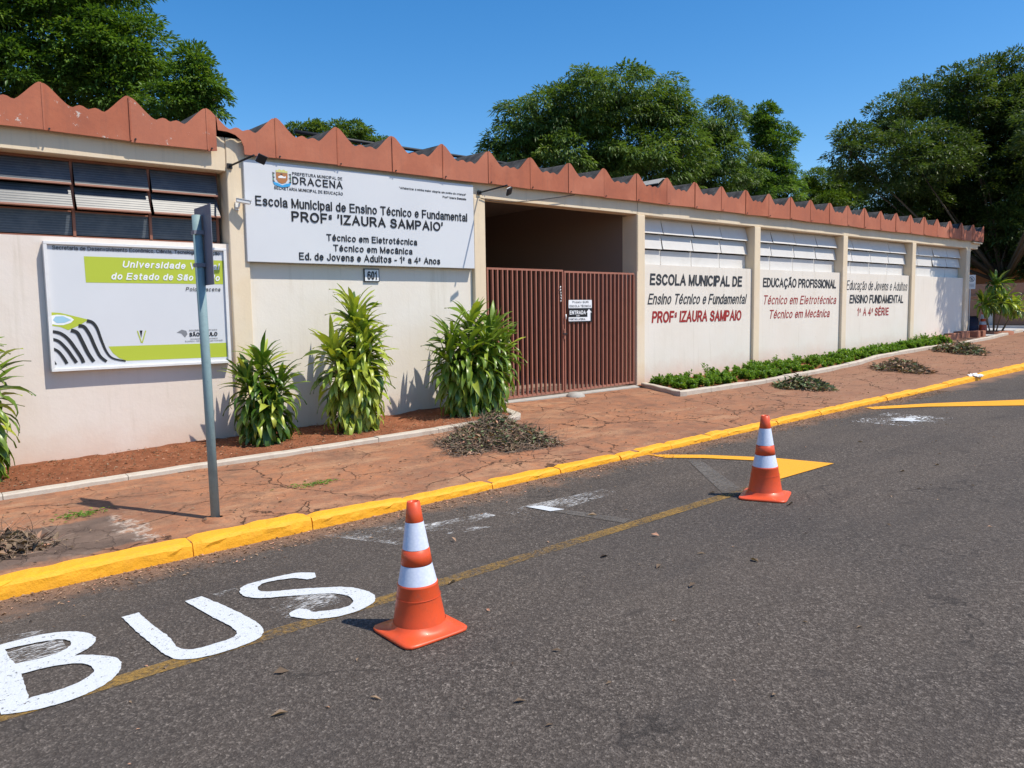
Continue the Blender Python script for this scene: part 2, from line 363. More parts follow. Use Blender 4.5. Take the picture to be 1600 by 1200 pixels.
# ================================================================= SETTING
def grid_sheet(name, x0, x1, nx, y0, y1, ny, zf, mat, **k):
    xs = [x0 + (x1 - x0) * i / nx for i in range(nx + 1)]; ys = [y0 + (y1 - y0) * j / ny for j in range(ny + 1)]
    b = MB(); b.v = [(x, y, zf(x, y)) for y in ys for x in xs]
    W = nx + 1; b.f = [(j * W + i, j * W + i + 1, (j + 1) * W + i + 1, (j + 1) * W + i) for j in range(ny) for i in range(nx)]
    b.mi = [0] * len(b.f); b.sm = [True] * len(b.f)
    return b.build(name, mat, **k)
from mathutils import noise as mn
def nz(x, y, s=1., a=1.): return mn.noise(Vector((x * s, y * s, 3.1))) * a
def clampf(v, a, b): return max(a, min(b, v))
def base(x, y):
    xx = clampf(x, -40, 45); yy = clampf(y, -14, 9.3)
    z = zroad(xx, min(yy, 5.8)) if yy < 5.8 else zg(xx, yy)
    return z - .07
grid_sheet('ground', -500, 700, 240, -500, 700, 240, base, mEarth, kind='structure')
grid_sheet('road', -40, 70, 220, -13, 5.75, 40, lambda x, y: zroad(min(x, 60), y), mAs, kind='structure')
grid_sheet('sidewalk', -8, 31, 390, 5.72, 9.42, 37, lambda x, y: zg(x, y) + nz(x, y, 1.3, .010) + nz(x, y, 6, .004), mSw, kind='structure')
grid_sheet('driveway', 25.6, 31, 12, 8.95, 40, 30, lambda x, y: zg(x, min(y, 9.4)) + .02, mDrive, kind='structure')

# kerb of single stones
krb = empty('kerb', (0, 5.75, 0), kind='structure')
cuts = [-7.0, -5.6, -4.2, -2.8, -1.3, .2, 1.61, 2.53, 3.42, 4.36, 5.24, 6.12, 6.44, 6.98, 7.75, 8.1, 9.2, 10.3, 10.9, 12.3, 13.4, 14.6, 15.8, 16.4, 17.4, 18.6, 20.0, 22, 24, 26, 28, 30, 32]
for a, b_ in zip(cuts[:-1], cuts[1:]):
    hgt = 0; wd = .18 if a < 2.5 else (.13 if a < 15 else .17)
    jog = rnd.uniform(-.012, .012); jz = rnd.uniform(-.006, .006)
    n = max(3, int((b_ - a) / .06)); gap = .003 + rnd.random() * .008; hgt = 0
    prof = [(0.0, -.05), (.003, .40), (.006, .74), (.018, .93), (.042, .99), (wd, 1.0), (wd, -.05)]
    vs = []; fs = []; P = len(prof)
    for i in range(n + 1):
        x = a + gap / 2 + (b_ - a - gap) * i / n; hgt = hz(x) + .012
        endk = (.012 if i in (0, n) else 0)
        for j, (py, pz) in enumerate(prof):
            wob = nz(x * 3 + j * .3, a, 1.7, .010) + nz(x * 13, j * 3 + a, 1.3, .006) - (.010 if rnd.random() < .05 and j in (2, 3) else 0)
            z = zroad(x, 5.68) + (pz * hgt if pz > 0 else -.06) + (jz + wob if pz > .3 else 0) - (endk if pz > .7 else 0)
            vs.append((x, 5.68 + py + jog + (wob if j < 5 else 0) + (endk if 0 < j < 4 else 0), z))
    for i in range(n):
        for j in range(P - 1): fs.append((i * P + j, (i + 1) * P + j, (i + 1) * P + j + 1, i * P + j + 1))
    fs.append(tuple(range(P))[::-1]); fs.append(tuple(n * P + j for j in range(P)))
    mb = MB().add(vs, fs); mb.sm = [False] * len(fs)
    mb.build('kerb_stone', mYel, krb)

# limewashed edgings of the two planting beds, and their soil
def edging(path, hgt, wd, mat, root, name='edging_block', seg=.95, inner=1):
    pts = [Vector((x, y, 0)) for x, y in path]
    L = [0]
    for p, q in zip(pts[:-1], pts[1:]): L.append(L[-1] + (q - p).length)
    def at(s_):
        for i in range(len(pts) - 1):
            if s_ <= L[i + 1] + 1e-6: u = (s_ - L[i]) / (L[i + 1] - L[i]); return pts[i].lerp(pts[i + 1], u), (pts[i + 1] - pts[i]).normalized()
        return pts[-1], (pts[-1] - pts[-2]).normalized()
    s_ = 0
    while s_ < L[-1] - .05:
        e = min(L[-1], s_ + seg * rnd.uniform(.8, 1.2))
        for c in L[1:-1]:
            if s_ + .05 < c < e + .25: e = c; break
        vs = []; fs = []; n = max(2, int((e - s_) / .15)); dz = rnd.uniform(-.006, .006)
        for i in range(n + 1):
            p, d = at(s_ + .003 + (e - s_ - .006) * i / n); nn = Vector((-d.y, d.x, 0)) * inner
            z = zg(p.x, p.y)
            for (o, h) in ((0, -.03), (0, hgt - .012), (.012, hgt), (wd - .012, hgt), (wd, hgt - .012), (wd, -.03)):
                q = p + nn * o; wb = nz(q.x * 4, q.y * 4, 1.5, .007)
                vs.append((q.x + wb, q.y + wb, z + h + (dz + wb if h > 0 else 0)))
        for i in range(n):
            for j in range(5): fs.append((i * 6 + j, (i + 1) * 6 + j, (i + 1) * 6 + j + 1, i * 6 + j + 1))
        fs.append((5, 4, 3, 2, 1, 0)); fs.append(tuple(n * 6 + j for j in range(6)))
        MB().add(vs, fs).build(name, mat, root); s_ = e
eL = empty('bed_edging', (3, 8.1, .15), 'low limewashed concrete edging round the bare soil bed left of the gate', 'edging', 'edgings of the two beds')
edging([(-7, 8.04), (6.66, 8.06), (6.80, 8.22), (7.06, 9.2)], .055, .13, mEdge, eL)
eR = empty('bed_edging', (14, 8.1, .4), 'low pale concrete edging that winds round the green plants right of the gate', 'edging', 'edgings of the two beds')
pathR = [(10.42, 9.2), (10.02, 8.0), (12.4, 7.93), (15.0, 8.08), (16.3, 8.18), (17.2, 8.35), (18.0, 8.5), (20.9, 8.52), (22.3, 8.42), (24.7, 8.5), (26.5, 8.72), (28.6, 8.95)]
edging(pathR, .075, .13, mEdge, eR)
grid_sheet('bed_soil', -7, 6.92, 170, 8.12, 9.37, 22, lambda x, y: zg(x, y) + .012 + .035 * min(1, (y - 8.12) / .3) + nz(x, y, 3, .03) + nz(x, y, 11, .012) - (.12 if x > 6.62 + (y - 8.12) * .3 else 0), mSoil, kind='structure')
def yedge(x): return float(np.interp(x, [p[0] for p in pathR[1:]], [p[1] for p in pathR[1:]]))
b = MB(); NX = 150; NY = 12
for j in range(NY + 1):
    for i in range(NX + 1):
        x = 10.35 + (22.6 - 10.35) * i / NX; y0 = yedge(x) + .1; y = y0 + (9.37 - y0) * j / NY
        b.v.append((x, y, zg(x, y) + .03 + nz(x, y, 5, .02)))
b.f = [(j * (NX + 1) + i, j * (NX + 1) + i + 1, (j + 1) * (NX + 1) + i + 1, (j + 1) * (NX + 1) + i) for j in range(NY) for i in range(NX)]
b.mi = [0] * len(b.f); b.sm = [True] * len(b.f); b.build('bed_soil', mSoil, kind='structure')

# painted road markings: sheets 4 mm and more above the asphalt
def fill_curve(polys, smooth=True):
    cu = bpy.data.curves.new('tmp', 'CURVE'); cu.dimensions = '2D'; cu.fill_mode = 'BOTH'; cu.resolution_u = 9
    for poly in polys:
        if smooth:
            sp = cu.splines.new('BEZIER'); sp.bezier_points.add(len(poly) - 1); n = len(poly)
            for i, p in enumerate(poly):
                bp = sp.bezier_points[i]; bp.co = (p[0], p[1], 0)
                pa = Vector(poly[i - 1]); pb = Vector(poly[(i + 1) % n]); pc = Vector(p)
                ang = (pc - pa).angle(pb - pc) if (pc - pa).length > 0 and (pb - pc).length > 0 else 0
                if ang > 1.0: bp.handle_left_type = bp.handle_right_type = 'VECTOR'
                else: bp.handle_left_type = bp.handle_right_type = 'AUTO'
        else:
            sp = cu.splines.new('POLY'); sp.points.add(len(poly) - 1)
            for i, p in enumerate(poly): sp.points[i].co = (p[0], p[1], 0, 1)
        sp.use_cyclic_u = True
    ob = bpy.data.objects.new('tmp', cu); COL.objects.link(ob)
    dg = bpy.context.evaluated_depsgraph_get(); dg.update()
    me = bpy.data.meshes.new_from_object(ob.evaluated_get(dg)); me.materials.clear()
    bpy.data.objects.remove(ob); bpy.data.curves.remove(cu); return me
def road_sheet(name, polys, mat, h, smooth=True, **k):
    me = fill_curve(polys, smooth)
    for v in me.vertices:
        if smooth: v.co.x += nz(v.co.x * 30, v.co.y * 30, 1.3, .006); v.co.y += nz(v.co.y * 30 + 9, v.co.x * 30, 1.3, .006)
        v.co.z = zroad(v.co.x, v.co.y) + h
    me.materials.append(mat); me.flip_normals() if me.polygons and me.polygons[0].normal.z < 0 else None
    return link(name, me, kind='structure', **k)
def rect(x0, x1, y0, y1): return [(x0, y0), (x1, y0), (x1, y1), (x0, y1)]
LU = [(0.938, 4.791), (1.032, 4.795), (1.04, 4.603), (1.066, 4.302), (1.087, 4.064), (1.14, 4.033), (1.228, 4.03), (1.308, 4.036), (1.356, 4.077), (1.364, 4.159), (1.33, 4.431), (1.289, 4.787), (1.394, 4.796), (1.446, 4.522), (1.483, 4.256), (1.492, 4.112), (1.475, 4.006), (1.432, 3.937), (1.368, 3.907), (1.221, 3.894), (1.093, 3.917), (1.024, 3.969), (0.996, 4.041), (0.98, 4.167), (0.955, 4.467)]
LS = [(2.09, 4.689), (2.006, 4.774), (1.88, 4.801), (1.748, 4.804), (1.655, 4.791), (1.606, 4.731), (1.586, 4.644), (1.599, 4.574), (1.66, 4.491), (1.772, 4.419), (1.895, 4.336), (2.002, 4.252), (2.046, 4.174), (2.05, 4.086), (2.017, 4.021), (1.963, 3.995), (1.885, 4.011), (1.822, 4.042), (1.79, 4.064), (1.783, 4.122), (1.755, 4.164), (1.708, 4.16), (1.673, 4.119), (1.681, 4.062), (1.743, 3.967), (1.81, 3.92), (1.917, 3.888), (2.035, 3.903), (2.12, 3.946), (2.165, 4.011), (2.181, 4.08), (2.167, 4.181), (2.12, 4.287), (2.003, 4.393), (1.878, 4.482), (1.775, 4.543), (1.703, 4.603), (1.694, 4.654), (1.725, 4.721), (1.775, 4.746), (1.867, 4.729), (1.95, 4.685), (1.975, 4.646), (2.006, 4.601), (2.058, 4.601)]
LB = [(0.247, 4.849), (0.352, 4.848), (0.466, 4.853), (0.559, 4.839), (0.648, 4.797), (0.721, 4.718), (0.758, 4.623), (0.757, 4.541), (0.725, 4.474), (0.67, 4.426), (0.632, 4.403), (0.682, 4.366), (0.748, 4.291), (0.79, 4.212), (0.792, 4.116), (0.764, 4.034), (0.703, 3.954), (0.62, 3.903), (0.515, 3.878), (0.4, 3.891), (0.319, 3.921), (0.271, 3.947)]
LB1 = [(0.366, 4.76), (0.465, 4.747), (0.554, 4.724), (0.619, 4.684), (0.648, 4.621), (0.642, 4.568), (0.608, 4.525), (0.511, 4.492), (0.425, 4.505), (0.384, 4.514), (0.373, 4.613)]
LB2 = [(0.392, 4.354), (0.47, 4.35), (0.564, 4.327), (0.643, 4.27), (0.673, 4.193), (0.669, 4.124), (0.63, 4.075), (0.561, 4.039), (0.468, 4.031), (0.395, 4.037), (0.387, 4.029), (0.391, 4.217)]
WEDGE= [(6.526, 5.681), (6.91, 5.184), (7.225, 4.55), (7.361, 3.923), (6.354, 3.944), (6.147, 3.946), (7.044, 4.503), (6.767, 5.076), (6.521, 5.402)]
WEDGE2= [(11.352, 5.599), (12.245, 5.052), (13.389, 4.134), (14.071, 3.501), (13.25, 3.143), (12.728, 3.927), (11.902, 4.909), (11.234, 5.396)]
PATCH1= [(4.137, 4.945), (4.25, 4.883), (4.302, 4.641), (4.182, 4.683)]
PATCH2= [(1.454, 4.794), (1.595, 4.802), (1.606, 4.731), (1.474, 4.716)]
GH1= [(4.189, 4.675), (4.302, 4.641), (4.459, 4.045), (4.345, 4.009)]
GH2= [(6.564, 5.132), (6.65, 5.029), (5.838, 3.96), (5.612, 4.001)]
SC1= [(2.511, 5.456), (2.989, 5.354), (3.573, 4.679), (2.798, 4.832)]
SC2= [(3.104, 5.153), (3.79, 5.05), (3.797, 4.926), (3.054, 4.884)]
SC3= [(3.889, 5.002), (5.025, 4.914), (5.033, 4.721), (3.921, 4.624)]
SC4= [(0.307, 4.999), (0.661, 4.89), (0.68, 4.811), (0.35, 4.824)]
SC5=[(1.72, 4.447), (2.024, 4.291), (2.061, 4.15), (1.706, 4.222)]
SPILL= [(10.357, 4.884), (10.549, 4.716), (10.863, 4.685), (10.777, 4.399), (10.488, 4.319), (10.173, 4.384), (10.161, 4.581)]
ST1 = [(1.663, 1.677), (1.716, 1.656), (1.756, 1.593), (1.792, 1.462), (1.835, 1.335), (1.894, 1.263), (2.02, 1.226)]
ST2 = [(1.581, 1.625), (1.635, 1.61), (1.684, 1.52), (1.726, 1.395), (1.77, 1.29), (1.829, 1.231)]
ST3 = [(1.507, 1.579), (1.565, 1.55), (1.607, 1.454), (1.655, 1.329), (1.705, 1.235)]
ST4 = [(1.339, 1.57), (1.41, 1.548), (1.477, 1.486), (1.542, 1.375), (1.591, 1.277), (1.606, 1.229)]
ST5 = [(1.335, 1.49), (1.393, 1.461), (1.459, 1.378), (1.513, 1.281), (1.54, 1.232)]
ST6 = [(1.333, 1.39), (1.381, 1.355), (1.424, 1.285), (1.45, 1.227)]
ST7 = [(1.333, 1.276), (1.358, 1.224), (1.332, 1.22)]
DIA = [(1.34, 1.769), (1.423, 1.762), (1.551, 1.726), (1.682, 1.688), (1.593, 1.631), (1.483, 1.58), (1.414, 1.615), (1.334, 1.63)]
ELW = [(1.338, 1.736), (1.387, 1.745), (1.457, 1.738), (1.515, 1.716), (1.543, 1.689), (1.511, 1.657), (1.439, 1.634), (1.38, 1.636), (1.335, 1.647)]
BLU = [(1.347, 1.689), (1.374, 1.726), (1.444, 1.728), (1.519, 1.687), (1.452, 1.658), (1.382, 1.656)]
MAP = [(2.57, 1.523), (2.63, 1.558), (2.679, 1.542), (2.691, 1.505), (2.661, 1.465), (2.621, 1.514)]
VB = [(2.181, 1.559), (2.21, 1.559), (2.193, 1.477)]
VG = [(2.161, 1.556), (2.193, 1.413), (2.241, 1.554)]
LOWG = [(1.857, 1.393), (3.132, 1.389), (3.136, 1.221), (2.033, 1.228), (1.957, 1.26), (1.897, 1.319)]
BANDG = [(1.674, 2.36), (3.141, 2.36), (3.127, 2.082), (1.678, 2.083)]
T1= [(3.03, 20.25, 7.89, 1.7, 1.27), (4.32, 19.14, 7.37, 1.2, 1.06), (2.27, 21.07, 9.6, 1.7, 1.13), (3.77, 19.78, 9.0, 1.42, 0.99), (2.63, 20.44, 6.77, 1.7, 0.85), (4.71, 18.84, 7.43, 0.59, 0.71), (4.37, 19.0, 6.52, 0.85, 0.57), (1.27, 21.67, 7.92, 1.7, 1.7)]
T1B= [(5.33, 16.94, 6.55, 0.53, 0.6), (5.41, 16.83, 6.22, 0.51, 0.47), (5.27, 17.03, 6.95, 0.29, 0.33), (4.93, 17.2, 6.03, 0.67, 0.4)]
TM= [(15.03, 32.74, 9.82, 0.74, 0.37), (16.45, 31.57, 9.71, 0.91, 0.42), (17.41, 30.74, 9.3, 0.62, 0.28), (15.76, 32.08, 9.33, 1.13, 0.4)]
BT= [(28.69, 27.1, 11.99, 3.33, 1.33), (26.42, 28.84, 11.08, 2.69, 1.52), (24.71, 30.04, 9.53, 1.58, 1.52), (30.61, 25.46, 11.16, 1.52, 1.33), (27.0, 28.1, 8.86, 3.17, 1.58), (29.46, 26.11, 8.82, 2.85, 1.58), (23.94, 30.6, 9.07, 0.89, 0.95), (30.96, 24.93, 9.11, 1.58, 1.74)]
BT2= [(36.03, 26.31, 11.77, 1.33, 1.33), (36.09, 25.99, 9.5, 1.93, 1.75), (34.8, 26.91, 8.48, 1.75, 1.23)]
BT3= [(42.48, 27.69, 12.93, 1.1, 1.1), (42.94, 27.11, 11.17, 1.33, 1.76), (42.13, 27.53, 9.23, 1.96, 1.57), (43.39, 26.47, 8.82, 0.78, 1.37)]
SM= [(72.11, 40.01, 13.94, 1.88, 1.25), (73.75, 38.57, 12.98, 1.88, 1.12), (70.64, 41.01, 12.41, 1.38, 1.56), (72.45, 39.48, 11.75, 3.12, 1.25)]
RT= [(30.7, 15.97, 8.03, 0.98, 0.98), (32.07, 14.97, 9.04, 1.24, 1.08), (30.83, 15.74, 7.0, 0.9, 0.65), (33.25, 14.15, 10.05, 1.16, 0.9), (34.39, 13.28, 10.54, 0.9, 0.9), (35.72, 12.25, 10.95, 1.16, 0.72), (32.68, 14.32, 7.61, 2.07, 1.42), (34.74, 12.74, 8.35, 1.81, 1.55), (36.49, 11.22, 7.54, 1.81, 2.58), (33.97, 13.07, 5.91, 2.07, 1.29), (35.49, 11.69, 4.73, 1.29, 0.98), (32.36, 14.37, 5.94, 1.55, 1.03), (36.62, 10.65, 3.68, 1.55, 1.03), (35.01, 11.95, 3.58, 0.9, 0.47), (38.15, 9.97, 8.28, 2.33, 2.33)]
b = MB()
road_sheet('worn_yellow_line', [rect(.2, 6.40, 3.885, 4.0)], mMYo, .004, False)
road_sheet('covered_grey_line', [GH1], mMG, .005, False); road_sheet('covered_grey_line', [GH2], mMG, .005, False)
road_sheet('scraped_white_marking', [SC1], mMWo, .005, False); road_sheet('scraped_white_marking', [SC2], mMWo, .005, False)
road_sheet('scraped_white_marking', [SC3], mMWo, .005, False); road_sheet('scraped_white_marking', [SC4], mMWo, .005, False)
road_sheet('scraped_white_marking', [SC5], mMWo, .005, False); road_sheet('scraped_white_marking', [rect(.3, .62, 4.5, 4.72)], mMWo, .0055, False)
road_sheet('scraped_white_marking', [rect(1.64, 2.0, 4.08, 4.33)], mMWo, .0055, False)
road_sheet('road_lettering_b', [LB, LB1, LB2], mMW, .0075); road_sheet('road_lettering_u', [LU], mMW, .0075); road_sheet('road_lettering_s', [LS], mMW, .0075)
road_sheet('white_marking_end', [PATCH1], mMW, .0075, False); road_sheet('white_marking_end', [PATCH2], mMWo, .006, False)
road_sheet('fresh_yellow_marking', [WEDGE], mMY, .0075, False); road_sheet('fresh_yellow_marking', [WEDGE2], mMY, .0075, False)
cx, cy = 10.5, 4.6
road_sheet('spilled_white_paint', [[(cx + (.15 + .06 * math.sin(a * 3 + 1)) * math.cos(a), cy + (.17 + .06 * math.cos(a * 5)) * math.sin(a)) for a in [i * math.tau / 20 for i in range(20)]]], mMW, .008)
road_sheet('spilled_white_paint', [rect(10.0, 11.0, 4.2, 5.1)], mMWs, .006, False)

# ================================================================= BUILDING
YF = 9.22; MOD = .8133; S0 = 3.817
PX = [3.35, 6.95, 10.53, 14.13, 17.745, 21.37, 24.93]
bld = empty('school_building', (10.5, 11, 0), 'long low white school building with a zigzag terracotta roof edge', 'school')
# pillars
for i, x in enumerate(PX):
    w2 = .105 if i else .115
    if i == 6: w2 = .14
    top = 3.80 if i == 0 else 3.40
    MB().box(x - w2, x + w2, 9.30, 9.66, zw(x) - .2, top, bev=.008).build('pillar', mPil, bld)
# beams between pillar heads
MB().box(-6, 3.232, 9.31, 9.55, 3.41, 3.80, bev=.006).build('beam', mPil, bld)
MB().box(3.468, 25.62, 9.31, 9.55, 3.402, 3.80, bev=.006).build('beam', mPil, bld)
# lower walls
def wallpanel(x0, x1, y, z1, mat, name='wall_panel', th=.16):
    n = max(4, int((x1 - x0) / .3)); vs = []; fs = []
    for i in range(n + 1):
        x = x0 + (x1 - x0) * i / n; zb = zw(x) - .25
        w_ = nz(x * 2, y, .8, .004)
        vs += [(x, y + w_, zb), (x, y + w_, z1 + nz(x, 7, 1.5, .004)), (x, y + th, z1 + nz(x, 7, 1.5, .004)), (x, y + th, zb)]
    for i in range(n):
        a = i * 4; c = a + 4
        fs += [(a, c, c + 1, a + 1), (a + 1, c + 1, c + 2, a + 2), (a + 2, c + 2, c + 3, a + 3), (a + 3, c + 3, c, a)]
    fs += [(0, 1, 2, 3), (n * 4 + 3, n * 4 + 2, n * 4 + 1, n * 4)]
    return MB().add(vs, fs).build(name, mat, bld)
wallpanel(-6, 3.235, 9.355, 2.56, mWallP)
wallpanel(3.466, 6.842, 9.37, 3.402, mWall)
for i in (2, 3, 4, 5):
    x0 = PX[i] + .106; x1 = PX[i + 1] - (.107 if i < 5 else .142)
    wallpanel(x0, x1, 9.365, 2.535, mWall)
# interior shell
MB().box(-6, 25.4, 14.4, 14.6, -.4, 4.1).build('wall', mWall, bld)
MB().box(-6.2, -6, 9.3, 14.6, -.4, 4.1).build('wall', mWall, bld)
MB().box(25.07, 25.25, 9.63, 14.4, 0, 3.9).build('wall', mWallP, bld)
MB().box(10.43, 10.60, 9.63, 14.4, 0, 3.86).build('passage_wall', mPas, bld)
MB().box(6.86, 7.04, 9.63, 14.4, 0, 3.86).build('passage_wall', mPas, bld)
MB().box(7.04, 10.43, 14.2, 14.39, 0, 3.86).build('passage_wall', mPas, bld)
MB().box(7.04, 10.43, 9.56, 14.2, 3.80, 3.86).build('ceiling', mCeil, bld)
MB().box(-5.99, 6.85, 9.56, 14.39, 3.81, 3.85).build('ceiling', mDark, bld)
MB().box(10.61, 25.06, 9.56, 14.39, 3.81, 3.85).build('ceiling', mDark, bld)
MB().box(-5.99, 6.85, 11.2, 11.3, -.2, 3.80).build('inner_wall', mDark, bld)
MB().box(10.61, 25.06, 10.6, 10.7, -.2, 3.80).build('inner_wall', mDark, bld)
MB().hexa([(7.05, 9.3, .22), (10.42, 9.3, .30), (10.42, 14.2, .30), (7.05, 14.2, .22)], [(7.05, 9.3, zw(7.05) + .02), (10.42, 9.3, zw(10.4) + .02), (10.42, 14.2, zw(10.4) + .03), (7.05, 14.2, zw(7.05) + .03)]).build('passage_floor', mPas, bld)  # floor takes the darkened wall colour, so its shade is painted too
MB().hexa([(7.05, 9.17, .2), (10.42, 9.17, .28), (10.42, 9.296, .28), (7.05, 9.296, .2)], [(7.05, 9.17, zw(7.05) + .012), (10.42, 9.17, zw(10.4) + .012), (10.42, 9.296, zw(10.4) + .03), (7.05, 9.296, zw(7.05) + .03)]).build('threshold', mCon, bld)

# tile profile: one 0.81 m module from ridge to ridge
PT = [(0, 1), (.035, .985), (.075, .88), (.13, .66), (.20, .36), (.27, .10), (.31, .015), (.335, .0), (.375, .09), (.415, .15), (.455, .12), (.49, .03), (.515, .0), (.55, .06), (.59, .115), (.63, .085), (.665, .005), (.70, -.02), (.74, .10), (.80, .34), (.87, .64), (.93, .88), (.965, .985), (1, 1)]
def prof(t): return float(np.interp(t, [p[0] for p in PT], [p[1] for p in PT]))
ZT, AH = 3.882, .200
def fascia(k, t0=0, t1=1):
    X0 = S0 + k * MOD; ts = [t for t, _ in PT if t0 < t < t1]; ts = [t0] + ts + [t1]
    jz = rnd.uniform(-.011, .011); tw = rnd.uniform(-.009, .009); yo = .006 * (k % 2)
    top = [(X0 + t * MOD, ZT + AH * prof(t) + jz) for t in ts]
    lo = 3.612 + jz * .6
    poly = top + [(X0 + t1 * MOD, lo + tw), (X0 + t0 * MOD, lo - tw)]
    n = len(poly); y0, y1 = YF + yo + rnd.uniform(-.002, .002), YF + yo + .012
    MB().prism([(a + .0015 * (1 if i < n / 2 else 1), b_) for i, (a, b_) in enumerate(poly)], y0, y1).build('fascia_panel', mTer, bld)
    return X0, lo
for k in range(-13, -1): fascia(k)
fascia(-1, 0, .13)
fascia(0, 0, 1) if False else None
# first panel right of the gap begins a little before its ridge
def fascia_partial():
    X0 = S0 - MOD; ts = [.14] + [q for q, _ in PT if q > .15]
    top = [(X0 + t * MOD, ZT + AH * prof(t)) for t in ts]; MB().prism(top + [(S0, 3.612), (3.43, 3.612), (3.425, 3.70), (3.395, 3.775), (3.33, 3.825), (3.24, 3.850), (3.13, 3.853)], YF, YF + .012).build('fascia_panel', mTer, bld)
fascia_partial()
for k in range(0, 27): fascia(k)
XE = S0 + 27 * MOD
# cover strips and bolts over the joints
for k in list(range(-5, 0)) + list(range(0, 27)):
    x = S0 + k * MOD
    if k < -1 or k >= 0 or True:
        MB().box(x - .004, x + .012, YF - .006, YF - .001, 3.618, ZT + AH * .985, bev=0).build('joint_strip', mTer, bld)
        MB().tube([(x + .045, YF - .002, 3.635), (x + .045, YF - .016, 3.635)], .010, 8).build('bolt', mBlk, bld)
# side return of the fascia at the right end
MB().box(XE + .003, XE + .016, YF, 13.6, 3.612, 4.0).build('side_fascia', mTer, bld)
MB().box(25.1, XE, 9.24, 9.30, 3.56, 3.60).build('soffit_board', mPil, bld)
MB().box(25.62, XE - .01, 9.31, 13.5, 3.50, 3.56).build('soffit_board', mPil, bld)
# roof tiles behind the fascia
me_t = None
for k in range(-13, 27):
    if me_t is None or True:
        vs = []; fs = []; ts = [t for t, _ in PT]; n = len(ts); x0 = S0 + k * MOD
        jz = rnd.uniform(-.010, .008); ys = [YF + .018 + rnd.uniform(0, .03), 10.4, 12.2, 14.9]
        for y in ys:
            for t_ in ts: vs.append((x0 + t_ * MOD, y, ZT - .012 + jz + AH * prof(t_) * 1.0 + (y - YF) * .035))
        m0 = len(vs)
        for y in ys:
            for t_ in ts: vs.append((x0 + t_ * MOD, y, ZT - .026 + jz + AH * prof(t_) + (y - YF) * .035))
        for a in range(3):
            for i in range(n - 1):
                q = a * n + i; fs.append((q, q + 1, q + n + 1, q + n)); fs.append((m0 + q, m0 + q + n, m0 + q + n + 1, m0 + q + 1))
        for i in range(n - 1): fs.append((i, m0 + i, m0 + i + 1, i + 1))
        MB().add(vs, fs).build('roof_tile', mTile, bld)
# raised pale ridge capping piece lying on one tile
MB().prism([(-.17, 0), (-.03, .10), (.03, .10), (.10, .05), (.085, .035), (.02, .082), (-.03, .082), (-.165, -.012)], 0, 1.0).build('ridge_cap', mCon, bld, loc=(S0 + 9 * MOD - .03 - 10.5, YF + .04 - 11, ZT + .105))

# -------- windows
def window_left(x0, x1):
    wr = empty('window', (0, 0, 0)); wr.parent = bld; wr.location = (x0 - 10.5, 9.54 - 11, 2.56)
    W = x1 - x0; Hh = 3.41 - 2.56; nc = max(1, round(W / .765)); rows = 3
    f = MB(); f.box(0, W, -.02, .02, 0, .03).box(0, W, -.02, .02, Hh - .03, Hh).box(0, .03, -.02, .02, .031, Hh - .031).box(W - .03, W, -.02, .02, .031, Hh - .031)
    f.build('window_frame', mFrm, wr, loc=(0, 0, 0))
    for c in range(1, nc): MB().box(c * W / nc - .014, c * W / nc + .014, -.03, .02, .031, Hh - .031).build('glazing_bar', mFrm, wr, loc=(0, 0, 0))
    rh = (Hh - .06) / rows
    for c in range(nc):
        for r_ in range(rows):
            til = [0, .42, .30][r_] + rnd.uniform(-.04, .04)
            xa, xb = c * W / nc + .018, (c + 1) * W / nc - .018
            if r_ == 0: til = 0
            zt = .03 + (r_ + 1) * rh - .008
            hh = rh - .02
            g = MB(); g.box(0, xb - xa, -.003, .003, -hh, 0); o = g.build('pane', mGlass, wr, loc=(xa, -.005 if til == 0 else -.028, zt)); o.rotation_euler = (-til, 0, 0)
            if r_ > 0:
                g = MB(); g.box(0, xb - xa, -.012, .008, -hh - .022, -hh - .001); o = g.build('pane_rail', mFrm, wr, loc=(xa, -.028, zt)); o.rotation_euler = (-til, 0, 0)
            else: MB().box(0, xb - xa, -.015, .005, 0, .014).build('pane_rail', mFrm, wr, loc=(xa, -.01, zt + .001))
window_left(-6.0 + .02, 1.0 - .16); window_left(.84 + .03, 3.19)
def window_right(x0, x1, fr):
    wr = empty('window', (0, 0, 0)); wr.parent = bld; wr.location = (x0 - 10.5, 9.555 - 11, 2.535)
    W = x1 - x0; Hh = 3.40 - 2.535; nc = 4; rows = 3; rh = Hh / rows
    f = MB(); f.box(0, W, -.02, .02, Hh - .025, Hh - .002).box(0, .025, -.02, .02, .002, Hh - .026).box(W - .025, W, -.02, .02, .002, Hh - .026).box(.026, W - .026, -.02, .02, .002, .022)
    f.build('window_frame', mPaneF, wr, loc=(0, 0, 0))
    cw = [fr] + [(1 - fr) / 3] * 3; xa = 0
    for c in range(nc):
        xb = xa + cw[c] * W
        if c: MB().box(xa - .009, xa + .009, -.035, .02, .024, Hh - .027).build('glazing_bar', mPaneF, wr, loc=(0, 0, 0))
        for r_ in range(rows):
            til = [.0, .20, .30][r_] + rnd.uniform(-.03, .03)
            if r_ == 0: til = .02
            if x0 > 21 and r_ > 0: til = [0, .12, .16][r_] + rnd.uniform(-.04, .05) + (.14 if c >= 2 else 0)
            zt = (r_ + 1) * rh - (.03 if r_ == 2 else .012); hh = rh - .018
            g = MB().box(.012, xb - xa - .012, -.005, .005, -hh, 0); g.box(.012, xb - xa - .012, -.014, -.0055, -hh, -hh + .012)
            o = g.build('pane', mPane, wr, loc=(xa, -.03, zt)); o.rotation_euler = (-til, 0, 0)
        xa = xb
